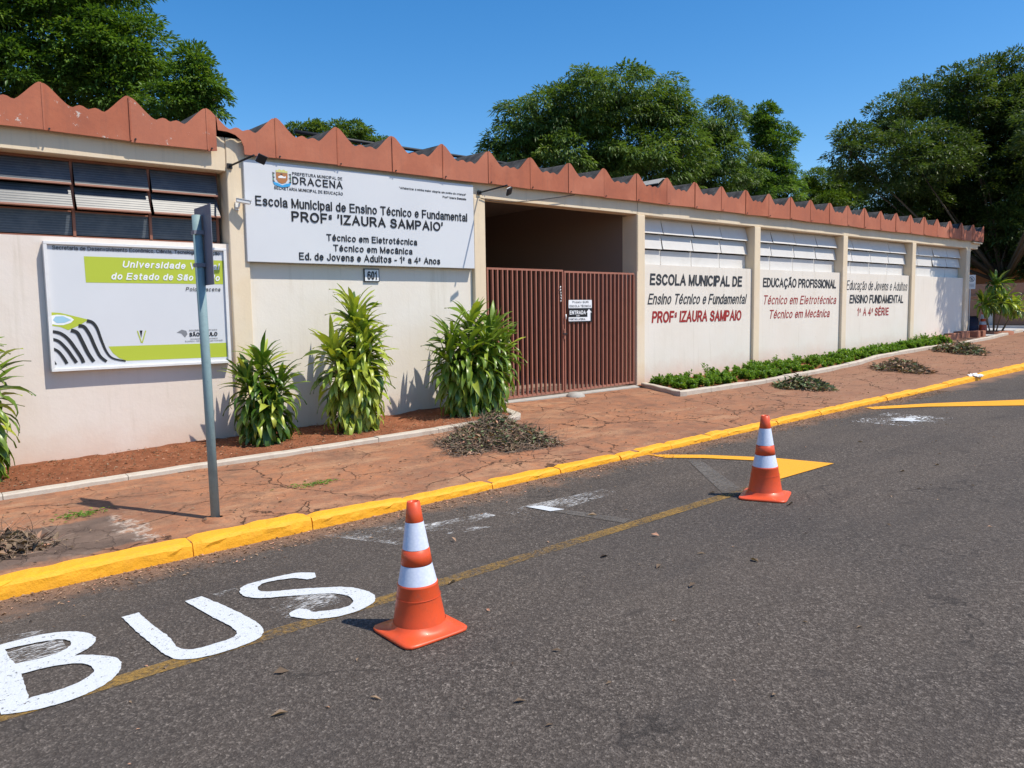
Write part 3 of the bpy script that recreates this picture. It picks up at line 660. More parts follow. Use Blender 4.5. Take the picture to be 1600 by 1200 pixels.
for i, fr in ((2, .20), (3, .20), (4, .16), (5, .16)):
    window_right(PX[i] + .108, PX[i + 1] - (.03 if i < 5 else .145) + (-.08 if i < 5 else 0), fr)
# brick footing under the last bay
for i in range(5):
    x = 21.6 + i * .66
    MB().box(x, x + .62, 9.14 + rnd.uniform(-.02, .02), 9.36, zw(x) - .2, zw(x) + .13 + .018 * i, bev=.012).build('footing_block', mBrick, bld)
for x in (24.98, 25.38): MB().box(x, x + .22, 8.98, 9.25, zw(25) - .2, zw(25) + .17, bev=.015).build('footing_block', mBrick, bld)

# ================================================================= TEXT
# ---- a single-stroke alphabet, drawn as ribbons, for all lettering
def _a(cx, cy, rx, ry, a0, a1, n=None):
    n = n or max(4, int(abs(a1 - a0) / 18)); return [(cx + rx * math.cos(math.radians(a0 + (a1 - a0) * i / n)), cy + ry * math.sin(math.radians(a0 + (a1 - a0) * i / n))) for i in range(n + 1)]
_S = [(.60, .78)] + _a(.32, .76, .28, .24, 20, 180)[1:] + _a(.30, .76, .26, .22, 180, 262)[1:] + [(.34, .51)] + _a(.33, .26, .31, .25, 75, 0)[1:] + _a(.32, .26, .32, .26, 0, -165)[1:]
_s = [(.42, .54)] + _a(.235, .56, .19, .17, 15, 180)[1:] + _a(.21, .56, .165, .13, 180, 260)[1:] + [(.24, .375)] + _a(.235, .19, .21, .18, 70, 0)[1:] + _a(.23, .19, .215, .19, 0, -165)[1:]
GL = {
 'A': (.74, [[(0, 0), (.37, 1), (.74, 0)], [(.13, .34), (.61, .34)]]),
 'B': (.64, [[(.36, .54), (0, .54), (0, 1), (.36, 1)] + _a(.36, .77, .22, .23, 90, -90)[1:], [(0, .56), (0, 0), (.37, 0)] + _a(.37, .27, .26, .27, -90, 90)[1:]]),
 'C': (.72, [_a(.38, .5, .38, .5, 42, 318)]),
 'D': (.70, [[(.28, 0), (0, 0), (0, 1), (.28, 1)] + _a(.28, .5, .40, .5, 90, -90)[1:]]),
 'E': (.60, [[(.58, 1), (0, 1), (0, 0), (.60, 0)], [(0, .53), (.53, .53)]]),
 'F': (.56, [[(.56, 1), (0, 1), (0, 0)], [(0, .50), (.48, .50)]]),
 'G': (.78, [_a(.39, .5, .39, .5, 42, 330) + [(.76, .46), (.44, .46)]]),
 'H': (.66, [[(0, 0), (0, 1)], [(.66, 0), (.66, 1)], [(0, .53), (.66, .53)]]),
 'I': (.0, [[(0, 0), (0, 1)]]),
 'J': (.46, [[(.46, 1), (.46, .26)] + _a(.23, .25, .23, .25, 0, -178)[1:]]),
 'L': (.52, [[(0, 1), (0, 0), (.52, 0)]]),
 'M': (.76, [[(0, 0), (0, 1)], [(0, 1), (.38, .03), (.76, 1)], [(.76, 1), (.76, 0)]]),
 'N': (.66, [[(0, 0), (0, 1)], [(0, 1), (.66, 0)], [(.66, 0), (.66, 1)]]),
 'O': (.80, [_a(.40, .5, .40, .5, 90, 450, 26)]),
 'P': (.62, [[(0, 0), (0, 1), (.36, 1)] + _a(.36, .73, .25, .27, 90, -90)[1:] + [(0, .46)]]),
 'R': (.66, [[(0, 0), (0, 1), (.38, 1)] + _a(.38, .74, .24, .26, 90, -90)[1:] + [(0, .48)], [(.34, .48), (.66, 0)]]),
 'S': (.64, [_S]),
 'T': (.66, [[(0, 1), (.66, 1)], [(.33, 1), (.33, 0)]]),
 'U': (.66, [[(0, 1), (0, .34)] + _a(.33, .33, .33, .33, 180, 360)[1:] + [(.66, 1)]]),
 'V': (.72, [[(0, 1), (.36, 0), (.72, 1)]]), 'X': (.66, [[(0, 0), (.66, 1)], [(0, 1), (.66, 0)]]),
 'Z': (.62, [[(.02, 1), (.62, 1), (0, 0), (.62, 0)]]),
 'a': (.44, [[(.02, .56)] + _a(.23, .53, .20, .20, 150, 20)[1:] + [(.43, .45), (.43, .08), (.47, 0)], [(.43, .40), (.20, .37)] + _a(.19, .19, .19, .185, 100, 270)[1:] + _a(.21, .22, .22, .22, -80, -5)[1:]]),
 'b': (.48, [[(0, 1), (0, 0)], _a(.24, .365, .24, .365, 180, -180, 18)]),
 'c': (.45, [_a(.24, .365, .24, .365, 42, 318)]),
 'd': (.48, [[(.48, 1), (.48, 0)], _a(.24, .365, .24, .365, 0, 360, 18)]),
 'e': (.48, [[(.0, .38), (.48, .38)] + _a(.24, .365, .24, .365, 4, 322)[1:]]),
 'f': (.28, [[(.31, 1)] + _a(.24, .84, .13, .16, 90, 180)[1:] + [(.11, 0)], [(0, .72), (.27, .72)]]),
 'g': (.48, [_a(.24, .365, .24, .365, 0, 360, 18), [(.48, .73), (.48, -.05)] + _a(.24, -.06, .24, .22, 0, -160)[1:]]),
 'h': (.44, [[(0, 1), (0, 0)], [(0, .40)] + _a(.22, .45, .22, .28, 170, 0)[1:] + [(.44, 0)]]),
 'i': (.0, [[(0, .73), (0, 0)], [(0, 1.0), (0, .91)]]),
 'j': (.05, [[(.05, .73), (.05, -.15), (-.05, -.26)], [(.05, 1.0), (.05, .91)]]),
 'l': (.0, [[(0, 1), (0, 0)]]),
 'm': (.76, [[(0, .73), (0, 0)], [(0, .45)] + _a(.19, .50, .19, .23, 170, 0)[1:] + [(.38, 0)], [(.38, .45)] + _a(.57, .50, .19, .23, 170, 0)[1:] + [(.76, 0)]]),
 'n': (.44, [[(0, .73), (0, 0)], [(0, .42)] + _a(.22, .47, .22, .26, 170, 0)[1:] + [(.44, 0)]]),
 'o': (.50, [_a(.25, .365, .25, .365, 90, 450, 18)]),
 'p': (.48, [[(0, .73), (0, -.27)], _a(.24, .365, .24, .365, 180, -180, 18)]),
 'r': (.26, [[(0, .73), (0, 0)], [(0, .44)] + _a(.19, .48, .19, .24, 170, 75)[1:]]),
 's': (.44, [_s]),
 't': (.26, [[(.10, .95), (.10, .14)] + _a(.21, .13, .11, .13, 180, 280)[1:], [(0, .72), (.26, .72)]]),
 'u': (.44, [[(0, .73), (0, .26)] + _a(.22, .26, .22, .26, 180, 350)[1:] + [(.44, .30)], [(.44, .73), (.44, 0)]]),
 'v': (.46, [[(0, .73), (.23, 0), (.46, .73)]]), 'z': (.42, [[(0, .73), (.42, .73), (0, 0), (.42, 0)]]),
 '0': (.52, [_a(.26, .5, .26, .5, 90, 450, 22)]), '1': (.26, [[(0, .76), (.22, 1), (.22, 0)]]),
 '4': (.58, [[(.44, 0), (.44, 1), (0, .30), (.58, .30)]]), '6': (.54, [_a(.27, .31, .27, .31, 170, 530, 20), [(.0, .33)] + _a(.30, .5, .30, .5, 170, 48)[1:]]),
 '-': (.28, [[(0, .38), (.28, .38)]]), '.': (.0, [[(0, 0), (0, .07)]]), ',': (.03, [[(.03, .05), (0, -.13)]]), ':': (.0, [[(0, 0), (0, .07)], [(0, .6), (0, .67)]]),
 '!': (.0, [[(0, 1), (0, .28)], [(0, 0), (0, .07)]]), "'": (.0, [[(0, 1.02), (-.03, .74)]]), '"': (.14, [[(0, 1), (0, .76)], [(.14, 1), (.14, .76)]]),
 'ª': (.24, [[(.24, 1), (.24, .62)], _a(.12, .82, .12, .16, 0, 360, 12), [(0, .52), (.24, .52)]]),
 'º': (.24, [_a(.12, .82, .12, .17, 0, 360, 12), [(0, .52), (.24, .52)]]),
}
_ACC = {'\u0301': lambda c, h: [[(c - .05, h + .10), (c + .08, h + .26)]], '\u0302': lambda c, h: [[(c - .14, h + .10), (c, h + .24), (c + .14, h + .10)]],
        '\u0303': lambda c, h: [[(c - .17, h + .12), (c - .08, h + .20), (c + .06, h + .13), (c + .16, h + .22)]], '\u0327': lambda c, h: [[(c, 0), (c + .02, -.10), (c + .06, -.18), (c - .08, -.24)]]}
import unicodedata
def text_mesh(s, x0, z0, x1, z1, mat, bold=0.0, shear=0.0, ext=0.0, y=0.0, w=None, track=.30, jit=0.0, wk=1.0):
    """z0..z1 is baseline to cap height; letters are spread from x0 to x1; bold sets the stroke weight"""
    thin = set(); strokes = []; X = 0.0; cap = z1 - z0; rr_ = random.Random(s)
    lw = w if w else cap * (.135 + bold * 2.4) * wk
    gap = track + (lw / cap) * .4
    for ch in s:
        if ch == ' ': X += .42; continue
        de = unicodedata.normalize('NFD', ch) if ch not in 'ªº' else ch
        wd, st = GL[de[0]]; h = 1.0 if (de[0].isupper() or de[0].isdigit()) else .73
        jx, jy = rr_.uniform(-jit, jit), rr_.uniform(-jit, jit)
        if ch in 'ªº': thin.update(range(len(strokes), len(strokes) + len(st)))
        for t_ in st: strokes.append([(X + p[0] + jx, p[1] * (1 + jy)) for p in t_])
        for ac in de[1:]:
            for t_ in _ACC[ac](wd / 2, h): strokes.append([(X + p[0], p[1]) for p in t_])
        X += wd + gap
    W = X - gap; sc = (x1 - x0 - lw) / W; vs = []; fs = []; hw = lw / 2
    for k, st in enumerate(strokes):
        hw = lw / 2 * (.5 if k in thin else 1)
        P = [Vector((x0 + hw + p[0] * sc + shear * p[1] * cap - shear * cap * .5, z0 + hw + p[1] * (cap - lw))) for p in st]
        Q = [P[0]]
        for p in P[1:]:
            if (p - Q[-1]).length > 1e-5: Q.append(p)
        closed = (Q[0] - Q[-1]).length < cap * .02 and len(Q) > 5
        n = len(Q); L_ = []; R_ = []
        for i, p in enumerate(Q):
            a = Q[i - 1] if i > 0 else (Q[-2] if closed else None); c = Q[i + 1] if i < n - 1 else (Q[1] if closed else None)
            d1 = (p - a).normalized() if a is not None else None; d2 = (c - p).normalized() if c is not None else None
            if d1 is None: d1 = d2
            if d2 is None: d2 = d1
            n1 = Vector((-d1.y, d1.x)); n2 = Vector((-d2.y, d2.x)); mm = n1 + n2
            mm = mm.normalized() if mm.length > .2 else n1
            f = hw / max(.45, mm.dot(n1)); L_.append(p + mm * f); R_.append(p - mm * f)
        if not closed:      # let free ends run out half a stroke
            d = (Q[0] - Q[1]).normalized() * hw * .98; L_[0] = L_[0] + d; R_[0] = R_[0] + d
            d = (Q[-1] - Q[-2]).normalized() * hw * .98; L_[-1] = L_[-1] + d; R_[-1] = R_[-1] + d
        yf = y - ext - .0005 * (k % 4); b = len(vs)
        for i, (l_, r_) in enumerate(zip(L_, R_)): vs += [(l_.x, yf - .00003 * i, l_.y), (r_.x, yf - .00003 * i, r_.y)]
        for i in range(n - 1): fs.append((b + 2 * i, b + 2 * i + 1, b + 2 * i + 3, b + 2 * i + 2))
        if ext > 0:
            b2 = len(vs)
            for l_, r_ in zip(L_, R_): vs += [(l_.x, y, l_.y), (r_.x, y, r_.y)]
            for i in range(n - 1):
                fs.append((b + 2 * i, b + 2 * i + 2, b2 + 2 * i + 2, b2 + 2 * i)); fs.append((b + 2 * i + 1, b + 2 * i + 3, b2 + 2 * i + 3, b2 + 2 * i + 1))
            if not closed: fs.append((b, b + 1, b2 + 1, b2)); e = 2 * (n - 1); fs.append((b + e, b + e + 1, b2 + e + 1, b2 + e))
    return MB().add(vs, fs).mesh('lettering', mat)
def flat(poly, y, mat, name, parent, smooth=False):
    me = fill_curve(poly if isinstance(poly[0][0], (list, tuple)) else [poly], smooth)
    for v in me.vertices: v.co = (v.co.x, y, v.co.y)
    me.materials.append(mat); return link(name, me, parent)
def ribbon(pts, wd, y, mat, name, parent, wd2=None):
    P = [Vector(p) for p in pts]
    # resample smooth
    Q = []
    for i in range(len(P) - 1):
        p0, p1, p2, p3 = P[max(i - 1, 0)], P[i], P[i + 1], P[min(i + 2, len(P) - 1)]
        for k in range(6):
            u = k / 6; Q.append(.5 * ((2 * p1) + (p2 - p0) * u + (2 * p0 - 5 * p1 + 4 * p2 - p3) * u * u + (3 * p1 - p0 - 3 * p2 + p3) * u ** 3))
    Q.append(P[-1]); vs = []; fs = []; wd2 = wd2 or wd
    for i, q in enumerate(Q):
        d = (Q[min(i + 1, len(Q) - 1)] - Q[max(i - 1, 0)]).normalized(); n = Vector((-d.y, d.x)); w_ = (wd + (wd2 - wd) * i / (len(Q) - 1)) / 2
        for s_ in (-1, 1): e = q + n * w_ * s_; vs.append((max(e.x, 1.335), y, max(e.y, 1.215)))
    for i in range(len(Q) - 1): fs.append((2 * i, 2 * i + 1, 2 * i + 3, 2 * i + 2))
    return MB().add(vs, fs).build(name, mat, parent)

# painted lettering on the wall panels (parts of the building)
YW = 9.3605
def wl(s, x0, z0, x1, z1, mat, **k): link('lettering', text_mesh(s, x0, z0, x1, z1, mat, y=YW, jit=.02, **k), bld)
wl('ESCOLA MUNICIPAL DE', 10.84, 2.165, 13.69, 2.375, mTB, w=.041, shear=.06, track=.22)
wl('Ensino Técnico e Fundamental', 10.80, 1.815, 13.84, 2.015, mTB, w=.027, shear=.25, track=.22)
wl('PROFª IZAURA SAMPAIO', 10.90, 1.475, 13.68, 1.69, mTR, w=.041, shear=.10, track=.24)
wl('EDUCAÇÃO PROFISSIONAL', 14.44, 2.165, 17.46, 2.365, mTB, w=.037, shear=.04, track=.2)
wl('Técnico em Eletrotécnica', 14.46, 1.80, 17.48, 1.99, mTR, w=.023, shear=.25, track=.24)
wl('Técnico em Mecânica', 14.69, 1.495, 17.20, 1.68, mTR, w=.025, shear=.25, track=.22)
wl('Educação de Jovens e Adultos', 17.96, 2.135, 21.16, 2.365, mTB, w=.021, shear=.18, track=.22)
wl('ENSINO FUNDAMENTAL', 18.12, 1.81, 20.96, 2.02, mTB, w=.039, shear=.10, track=.2)
wl('1ª A 4ª SÉRIE', 18.50, 1.50, 20.14, 1.70, mTR, w=.032, shear=.08, track=.3)

# ----- the large school sign
sg = empty('school_sign', (5.15, 9.3, 2.36), 'large white sign board with raised black school name hanging beside the gate', 'sign')
# a shallow sheet box whose lower edge follows the photographed level
MB().box(3.425, 6.815, 9.262, 9.345, 2.356, 3.567, bev=.004).build('sign_panel', [mSignW], sg)
MB().box(3.424, 6.816, 9.346, 9.358, 2.352, 3.565).build('sign_backing', mSignS, sg)
YS = 9.2605
def sl(s, x0, z0, x1, z1, ext=.005, **k): link('lettering', text_mesh(s, x0, z0, x1, z1, mInk, y=YS, ext=ext, **k), sg)
sl('Escola Municipal de Ensino Técnico e Fundamental', 3.55, 3.035, 6.69, 3.15, w=.0155, track=.23)
sl("PROFª 'IZAURA SAMPAIO'", 4.00, 2.872, 6.26, 2.997, w=.022, track=.27)
sl('Técnico em Eletrotécnica', 4.46, 2.655, 5.82, 2.74, w=.0125, track=.25)
sl('Técnico em Mecânica', 4.55, 2.525, 5.74, 2.61, w=.0125, track=.25)
sl('Ed. de Jovens e Adultos - 1º a 4º Anos', 4.08, 2.40, 6.20, 2.492, w=.0135, track=.25)
sl('PREFEITURA MUNICIPAL DE', 4.03, 3.437, 4.71, 3.475, ext=.001, w=.006)
sl('DRACENA', 4.03, 3.328, 4.71, 3.422, ext=.004, w=.0145)
sl('SECRETARIA MUNICIPAL DE EDUCAÇÃO', 3.79, 3.245, 4.71, 3.283, ext=.001, w=.006)
sl('"Alfabetizar é minha maior alegria: um sonho de criança!"', 5.56, 3.405, 6.68, 3.435, ext=.001, w=.0045)
sl('Profª Izaura Sampaio', 6.27, 3.34, 6.68, 3.372, ext=.001, w=.005)
# municipal arms
mCrB = M('crest_brown', (.42, .18, .07), .5); mCrG = M('crest_green', (.10, .25, .12), .5); mCrU = M('crest_blue', (.05, .35, .70), .5); mCrY = M('crest_gold', (.62, .60, .22), .5); mCrD = M('crest_dark', (.05, .05, .05), .5)
c0 = 3.895
flat([(c0 - .075, 3.455), (c0 - .075, 3.48), (c0 - .05, 3.475), (c0 - .03, 3.495), (c0, 3.48), (c0 + .03, 3.495), (c0 + .05, 3.475), (c0 + .075, 3.48), (c0 + .075, 3.455)], YS - .002, mCrY, 'crest_crown', sg)
flat([(c0 - .075, 3.45), (c0 + .075, 3.45), (c0 + .072, 3.37), (c0 + .045, 3.335), (c0, 3.32), (c0 - .045, 3.335), (c0 - .072, 3.37)], YS - .002, mCrB, 'crest_shield', sg)
flat([(c0 - .045, 3.405), (c0 - .01, 3.42), (c0 + .03, 3.405), (c0 + .05, 3.415), (c0 + .05, 3.39), (c0 - .045, 3.385)], YS - .003, mWp, 'crest_bridge', sg)
flat([(c0 - .02, 3.44), (c0 + .01, 3.44), (c0 + .005, 3.425), (c0 - .015, 3.425)], YS - .003, mCrD, 'crest_star', sg)
for s_ in (-1, 1):
    for q in range(5): flat([(c0 + s_ * (.085 + .01 * (q % 2)), 3.44 - q * .024), (c0 + s_ * .12, 3.45 - q * .024), (c0 + s_ * .115, 3.425 - q * .024)], YS - .002, mCrG if q % 2 else mCrD, 'crest_leaf', sg)
flat([(c0 - .115, 3.335), (c0 - .06, 3.325), (c0, 3.30), (c0 + .06, 3.325), (c0 + .115, 3.335), (c0 + .10, 3.30), (c0 + .05, 3.285), (c0, 3.275), (c0 - .05, 3.285), (c0 - .10, 3.30)], YS - .0035, mCrU, 'crest_ribbon', sg)

# ----- university board
bd = empty('notice_board', (2.2, 9.3, 1.15), 'framed white and lime green university board with charcoal stripes on the left wall', 'sign')
fx0, fx1, fz0, fz1 = 1.303, 3.172, 1.147, 2.505
fr = .032
MB().box(fx0, fx1, 9.255, 9.345, fz0, fz0 + fr, bev=.003).build('frame_rail', mFW, bd)
MB().box(fx0, fx1, 9.255, 9.345, fz1 - fr, fz1, bev=.003).build('frame_rail', mFW, bd)
MB().box(fx0, fx0 + fr, 9.256, 9.344, fz0 + fr + .001, fz1 - fr - .001).build('frame_rail', mFW, bd)
MB().box(fx1 - fr, fx1, 9.256, 9.344, fz0 + fr + .001, fz1 - fr - .001).build('frame_rail', mFW, bd)
MB().box(fx0 + .01, fx1 - .01, 9.285, 9.30, fz0 + .01, fz1 - .01).build('print_panel', mSignW, bd)
YB = 9.2835
flat(BANDG, YB, mGreen, 'print_band', bd); flat(LOWG, YB, mGreen, 'print_band', bd)
flat(DIA, YB, mGreen, 'print_shape', bd); flat(ELW, YB - .0012, mWp, 'print_shape', bd); flat(BLU, YB - .0024, mLB, 'print_shape', bd)
for s_, w1, w2 in ((ST1, .036, .016), (ST2, .036, .03), (ST3, .038, .036), (ST4, .03, .036), (ST5, .028, .034), (ST6, .026, .032)): ribbon(s_, w1, YB - .0036, mStripe, 'print_stripe', bd, w2)
flat(ST7, YB - .001, mStripe, 'print_stripe', bd); flat(MAP, YB, mGry, 'print_shape', bd); flat(VB, YB - .002, mInk, 'print_shape', bd)
ribbon([(2.158, 1.556), (2.193, 1.42)], .012, YB - .001, mGreen, 'print_shape', bd); ribbon([(2.243, 1.556), (2.200, 1.42)], .012, YB - .001, mGreen, 'print_shape', bd)
def bl(s, x0, z0, x1, z1, mat, **k): link('lettering', text_mesh(s, x0, z0, x1, z1, mat, y=YB - .0028, **k), bd)
bl('Secretaria de Desenvolvimento Econômico, Ciência, Tecnologia e Inovação', 1.385, 2.422, 3.10, 2.462, mInk, w=.0055, track=.2)
bl('Universidade Virtual', 2.05, 2.25, 3.09, 2.325, mWp, w=.0135, shear=.2)
bl('do Estado de São Paulo', 1.93, 2.118, 3.09, 2.193, mWp, w=.0135, shear=.2)
bl('Polo Dracena', 2.70, 1.998, 3.09, 2.045, mInk, w=.006, shear=.2)
bl('SÃO PAULO', 2.71, 1.475, 3.03, 1.522, mInk, w=.010)
bl('GOVERNO DO ESTADO', 2.71, 1.540, 3.03, 1.555, mGry, w=.004)
bl('Secretaria de Desenvolvimento', 2.72, 1.442, 3.03, 1.455, mGry, w=.003)
bl('Econômico, Ciência, Tecnologia e Inovação', 2.66, 1.417, 3.09, 1.430, mGry, w=.003)

# ----- house number
hn = empty('house_number', (5.145, 9.36, 2.14), 'small white plate reading 601 on the wall under the large sign', 'number plate')
MB().box(5.03, 5.262, 9.350, 9.366, 2.142, 2.318).build('plate_border', mInk, hn)
MB().box(5.042, 5.25, 9.346, 9.3495, 2.154, 2.306).build('plate_face', mWp, hn)
link('digits', text_mesh('601', 5.075, 2.17, 5.222, 2.285, mInk, w=.017, y=9.342), hn)

# ----- gate
gt = empty('metal_gate', (8.74, 9.33, .35), 'double brown-red metal gate of upright slats, chained in the middle', 'gate')
def leaf(x0, x1, zb0, zb1, zt, n):
    lf = empty('gate_leaf', (0, 0, 0)); lf.parent = gt; lf.location = (x0 - 8.74, 0, 0)
    W = x1 - x0; h0 = zb0 - .35; h1 = zb1 - .35; ht = zt - .35
    MB().box(0, W, -.02, .02, ht - .03, ht).build('top_rail', mRed, lf, loc=(0, 0, 0))
    MB().hexa([(0, -.02, h0), (W, -.02, h1), (W, .02, h1), (0, .02, h0)], [(0, -.02, h0 + .035), (W, -.02, h1 + .035), (W, .02, h1 + .035), (0, .02, h0 + .035)]).build('bottom_rail', mRed, lf, loc=(0, 0, 0))
    sm = MB().box(-.011, .011, -.026, .018, 0, ht - .032 - (min(h0, h1) + .034)).mesh('slat', mRed)
    for i in range(n):
        x = .012 + (W - .024) * i / (n - 1)
        o = link('slat', sm, lf, loc=(x, rnd.uniform(-.002, .002), h0 + (h1 - h0) * x / W + .034 if h0 > h1 else h0 + .034)); o.scale.z = (ht - .031 - o.location.z) / (ht - .032 - (min(h0, h1) + .034))
    return lf
l1 = leaf(7.075, 8.64, .352, .372, 2.385, 17); l2 = leaf(8.665, 10.36, .372, .405, 2.370, 18)
MB().box(8.635, 8.672, 9.285, 9.30, 1.25, 1.42, bev=.004).build('latch_plate', mRed, gt)
MB().box(8.60, 8.69, 9.272, 9.284, 1.33, 1.352).build('bolt', mBlk, gt)
ch = MB()
for i in range(6): ch.tube([(8.56 + .018 * math.sin(i), 9.285, 1.86 + i * .045), (8.56, 9.283, 1.89 + i * .045)], .009, 6)
ch.build('chain', mWhi, gt)
MB().tube([(8.66, 9.27, 1.58), (8.66, 9.27, 1.66)], .012, 6).build('padlock', mWhi, gt)
gs = empty('entrance_notice', (9.0, 9.28, 1.53), 'small black and white ENTRADA notice with an arrow tied to the gate slats', 'notice')
MB().box(8.735, 9.275, 9.286, 9.293, 1.525, 1.895).build('notice_plate', mInk, gs)
MB().box(8.735, 9.270, 9.2835, 9.2855, 1.76, 1.895).build('notice_white_field', mWp, gs)
MB().box(8.735, 9.20, 9.2835, 9.2855, 1.545, 1.610).build('notice_white_field', mWp, gs)
def nl(s, x0, z0, x1, z1, mat, **k): link('lettering', text_mesh(s, x0, z0, x1, z1, mat, y=9.2815, **k), gs)
nl('Projeto GURI', 8.82, 1.842, 9.19, 1.877, mInk, w=.0055); nl('ESCOLA TÉCNICA', 8.755, 1.775, 9.245, 1.812, mInk, w=.006)
nl('ENTRADA', 8.755, 1.655, 9.125, 1.72, mWp, w=.013); nl('por', 8.91, 1.622, 8.98, 1.645, mWp, w=.007); nl('PORTÃO LATERAL', 8.75, 1.560, 9.12, 1.592, mInk, w=.0055)
flat([(9.155, 1.545), (9.235, 1.545), (9.235, 1.685), (9.268, 1.685), (9.20, 1.745), (9.138, 1.685), (9.165, 1.685), (9.165, 1.61), (9.155, 1.61)], 9.2822, mWp, 'arrow', gs)
st_ = MB(); st_.lathe([(.16, 0), (.155, .03), (.10, .075), (.03, .085), (.0005, .087)], 18); st_.build('gate_stop', mCon, loc=(8.70, 9.10, zg(8.7, 9.1) - .012), label='rounded concrete gate stop at the foot of the two gate leaves', cat='gate stop')

# ----- floodlights on brackets
def flood(nm, x, z, tip, lamp, rot, label):
    o = empty(nm, (x, 9.29, z), label, 'floodlight', 'floodlights on long brackets')
    MB().box(-.03, .03, -.012, .008, -.03, .03).build('wall_plate', mBlk, o, loc=(0, 0, 0))
    MB().tube([(0, -.012, 0), (tip[0], tip[1], tip[2])], .012, 8).build('bracket_arm', mBlk, o, loc=(0, 0, 0))
    h = MB(); h.box(-.055, .055, -.035, -.005, -.05, .05, bev=.005); hd = h.build('lamp_housing', mBlk, o, loc=lamp)
    g = MB().box(-.05, .05, -.004, .006, -.045, .045, bev=.002).build('lamp_glass', mWhi, hd, loc=(0, 0, 0)); hd.rotation_euler = rot
flood('floodlight', 3.27, 3.47, (.06, -.62, .03), (.13, -.64, .0), (.5, .25, .2), 'black floodlight on a long bracket beside the first pillar, above the security camera')
flood('floodlight', 6.945, 3.475, (0, -.66, .02), (0.0, -.68, -.06), (.9, .9, 1.2), 'black floodlight on a long bracket at the gate side of the large sign')
# security camera
sc = empty('security_camera', (3.335, 9.29, 3.01), 'small white security camera on the first pillar', 'camera')
MB().box(-.02, .02, -.01, .008, -.05, .05).build('wall_plate', mWhi, sc, loc=(0, 0, 0))
MB().tube([(0, -.01, -.02), (0, -.05, -.03), (0, -.09, .02)], .011, 8).build('mount_arm', mWhi, sc, loc=(0, 0, 0))
h = MB(); h.box(-.075, .085, -.026, .026, -.022, .022, bev=.008).box(-.08, .10, -.032, .032, .0225, .028); hd = h.build('camera_housing', mWhi, sc, loc=(.035, -.10, .045)); hd.rotation_euler = (0, .16, -.35)
MB().tube([(.083, 0, 0), (.09, 0, 0)], .016, 12).build('lens', mInk, hd, loc=(0, 0, 0))
# loose cables under the eaves and the pipe on the roof
def tag_tube(name, pts, r, mat, label, cat, n=8, **k):
    p0 = Vector(pts[0]); return MB().tube([Vector(p) - p0 for p in pts], r, n).build(name, mat, loc=p0, label=label, cat=cat, **k)
tag_tube('cable', [(6.95, 9.285, 3.40), (7.1, 9.28, 3.375), (7.35, 9.28, 3.37), (7.7, 9.27, 3.40), (8.1, 9.255, 3.46), (8.6, 9.25, 3.55), (8.85, 9.25, 3.60)], .006, mBlk, 'thin black cable sagging under the eaves above the left half of the gate', 'cable')
tag_tube('cable', [(10.42, 9.29, 3.60), (10.425, 9.288, 3.45), (10.43, 9.29, 3.2), (10.43, 9.29, 2.4)], .003, mBlk, 'thin wire running down the pillar right of the gate', 'cable')
tag_tube('roof_pipe', [(4.85, 11, 4.40), (5.9, 11, 4.385), (8.1, 11, 4.375), (10, 11, 4.35), (13.7, 11, 4.31)], .028, mBlk, 'upper black pipe running along the roof behind the zigzag edge', 'pipe')
tag_tube('roof_pipe', [(7.7, 10.8, 4.29), (10, 10.8, 4.27), (13.7, 10.8, 4.25)], .02, mBlk, 'lower thinner black pipe running along the roof behind the zigzag edge', 'pipe')

# ----- street sign seen edge-on
px_, py_ = 1.945, 6.22; pz = zg(px_, py_)
ps = empty('street_sign', (px_, py_, pz), 'traffic sign seen from its grey edge on a green-grey pole by the kerb', 'street sign')
MB().tube([(0, 0, -.05), (-.012, 0, 1.2), (-.030, 0, 2.40)], .035, 20).build('pole', mPole, ps, loc=(0, 0, 0))
MB().box(.012, .018, -.20, .19, 1.86, 2.47, bev=.002).build('sign_plate', mPlate, ps, loc=(0, 0, 0))
MB().box(-.066, .009, -.040, .040, 2.25, 2.28).build('clamp', mPlate, ps, loc=(0, 0, 0)); MB().box(-.062, .009, -.040, .040, 2.0, 2.03).build('clamp', mPlate, ps, loc=(0, 0, 0))
cc = MB(); cc.lathe([(.14, -.03), (.13, .006), (.10, .014), (.03, .016)], 9); cc.build('concrete_collar', mSw, ps, loc=(.02, -.03, 0))

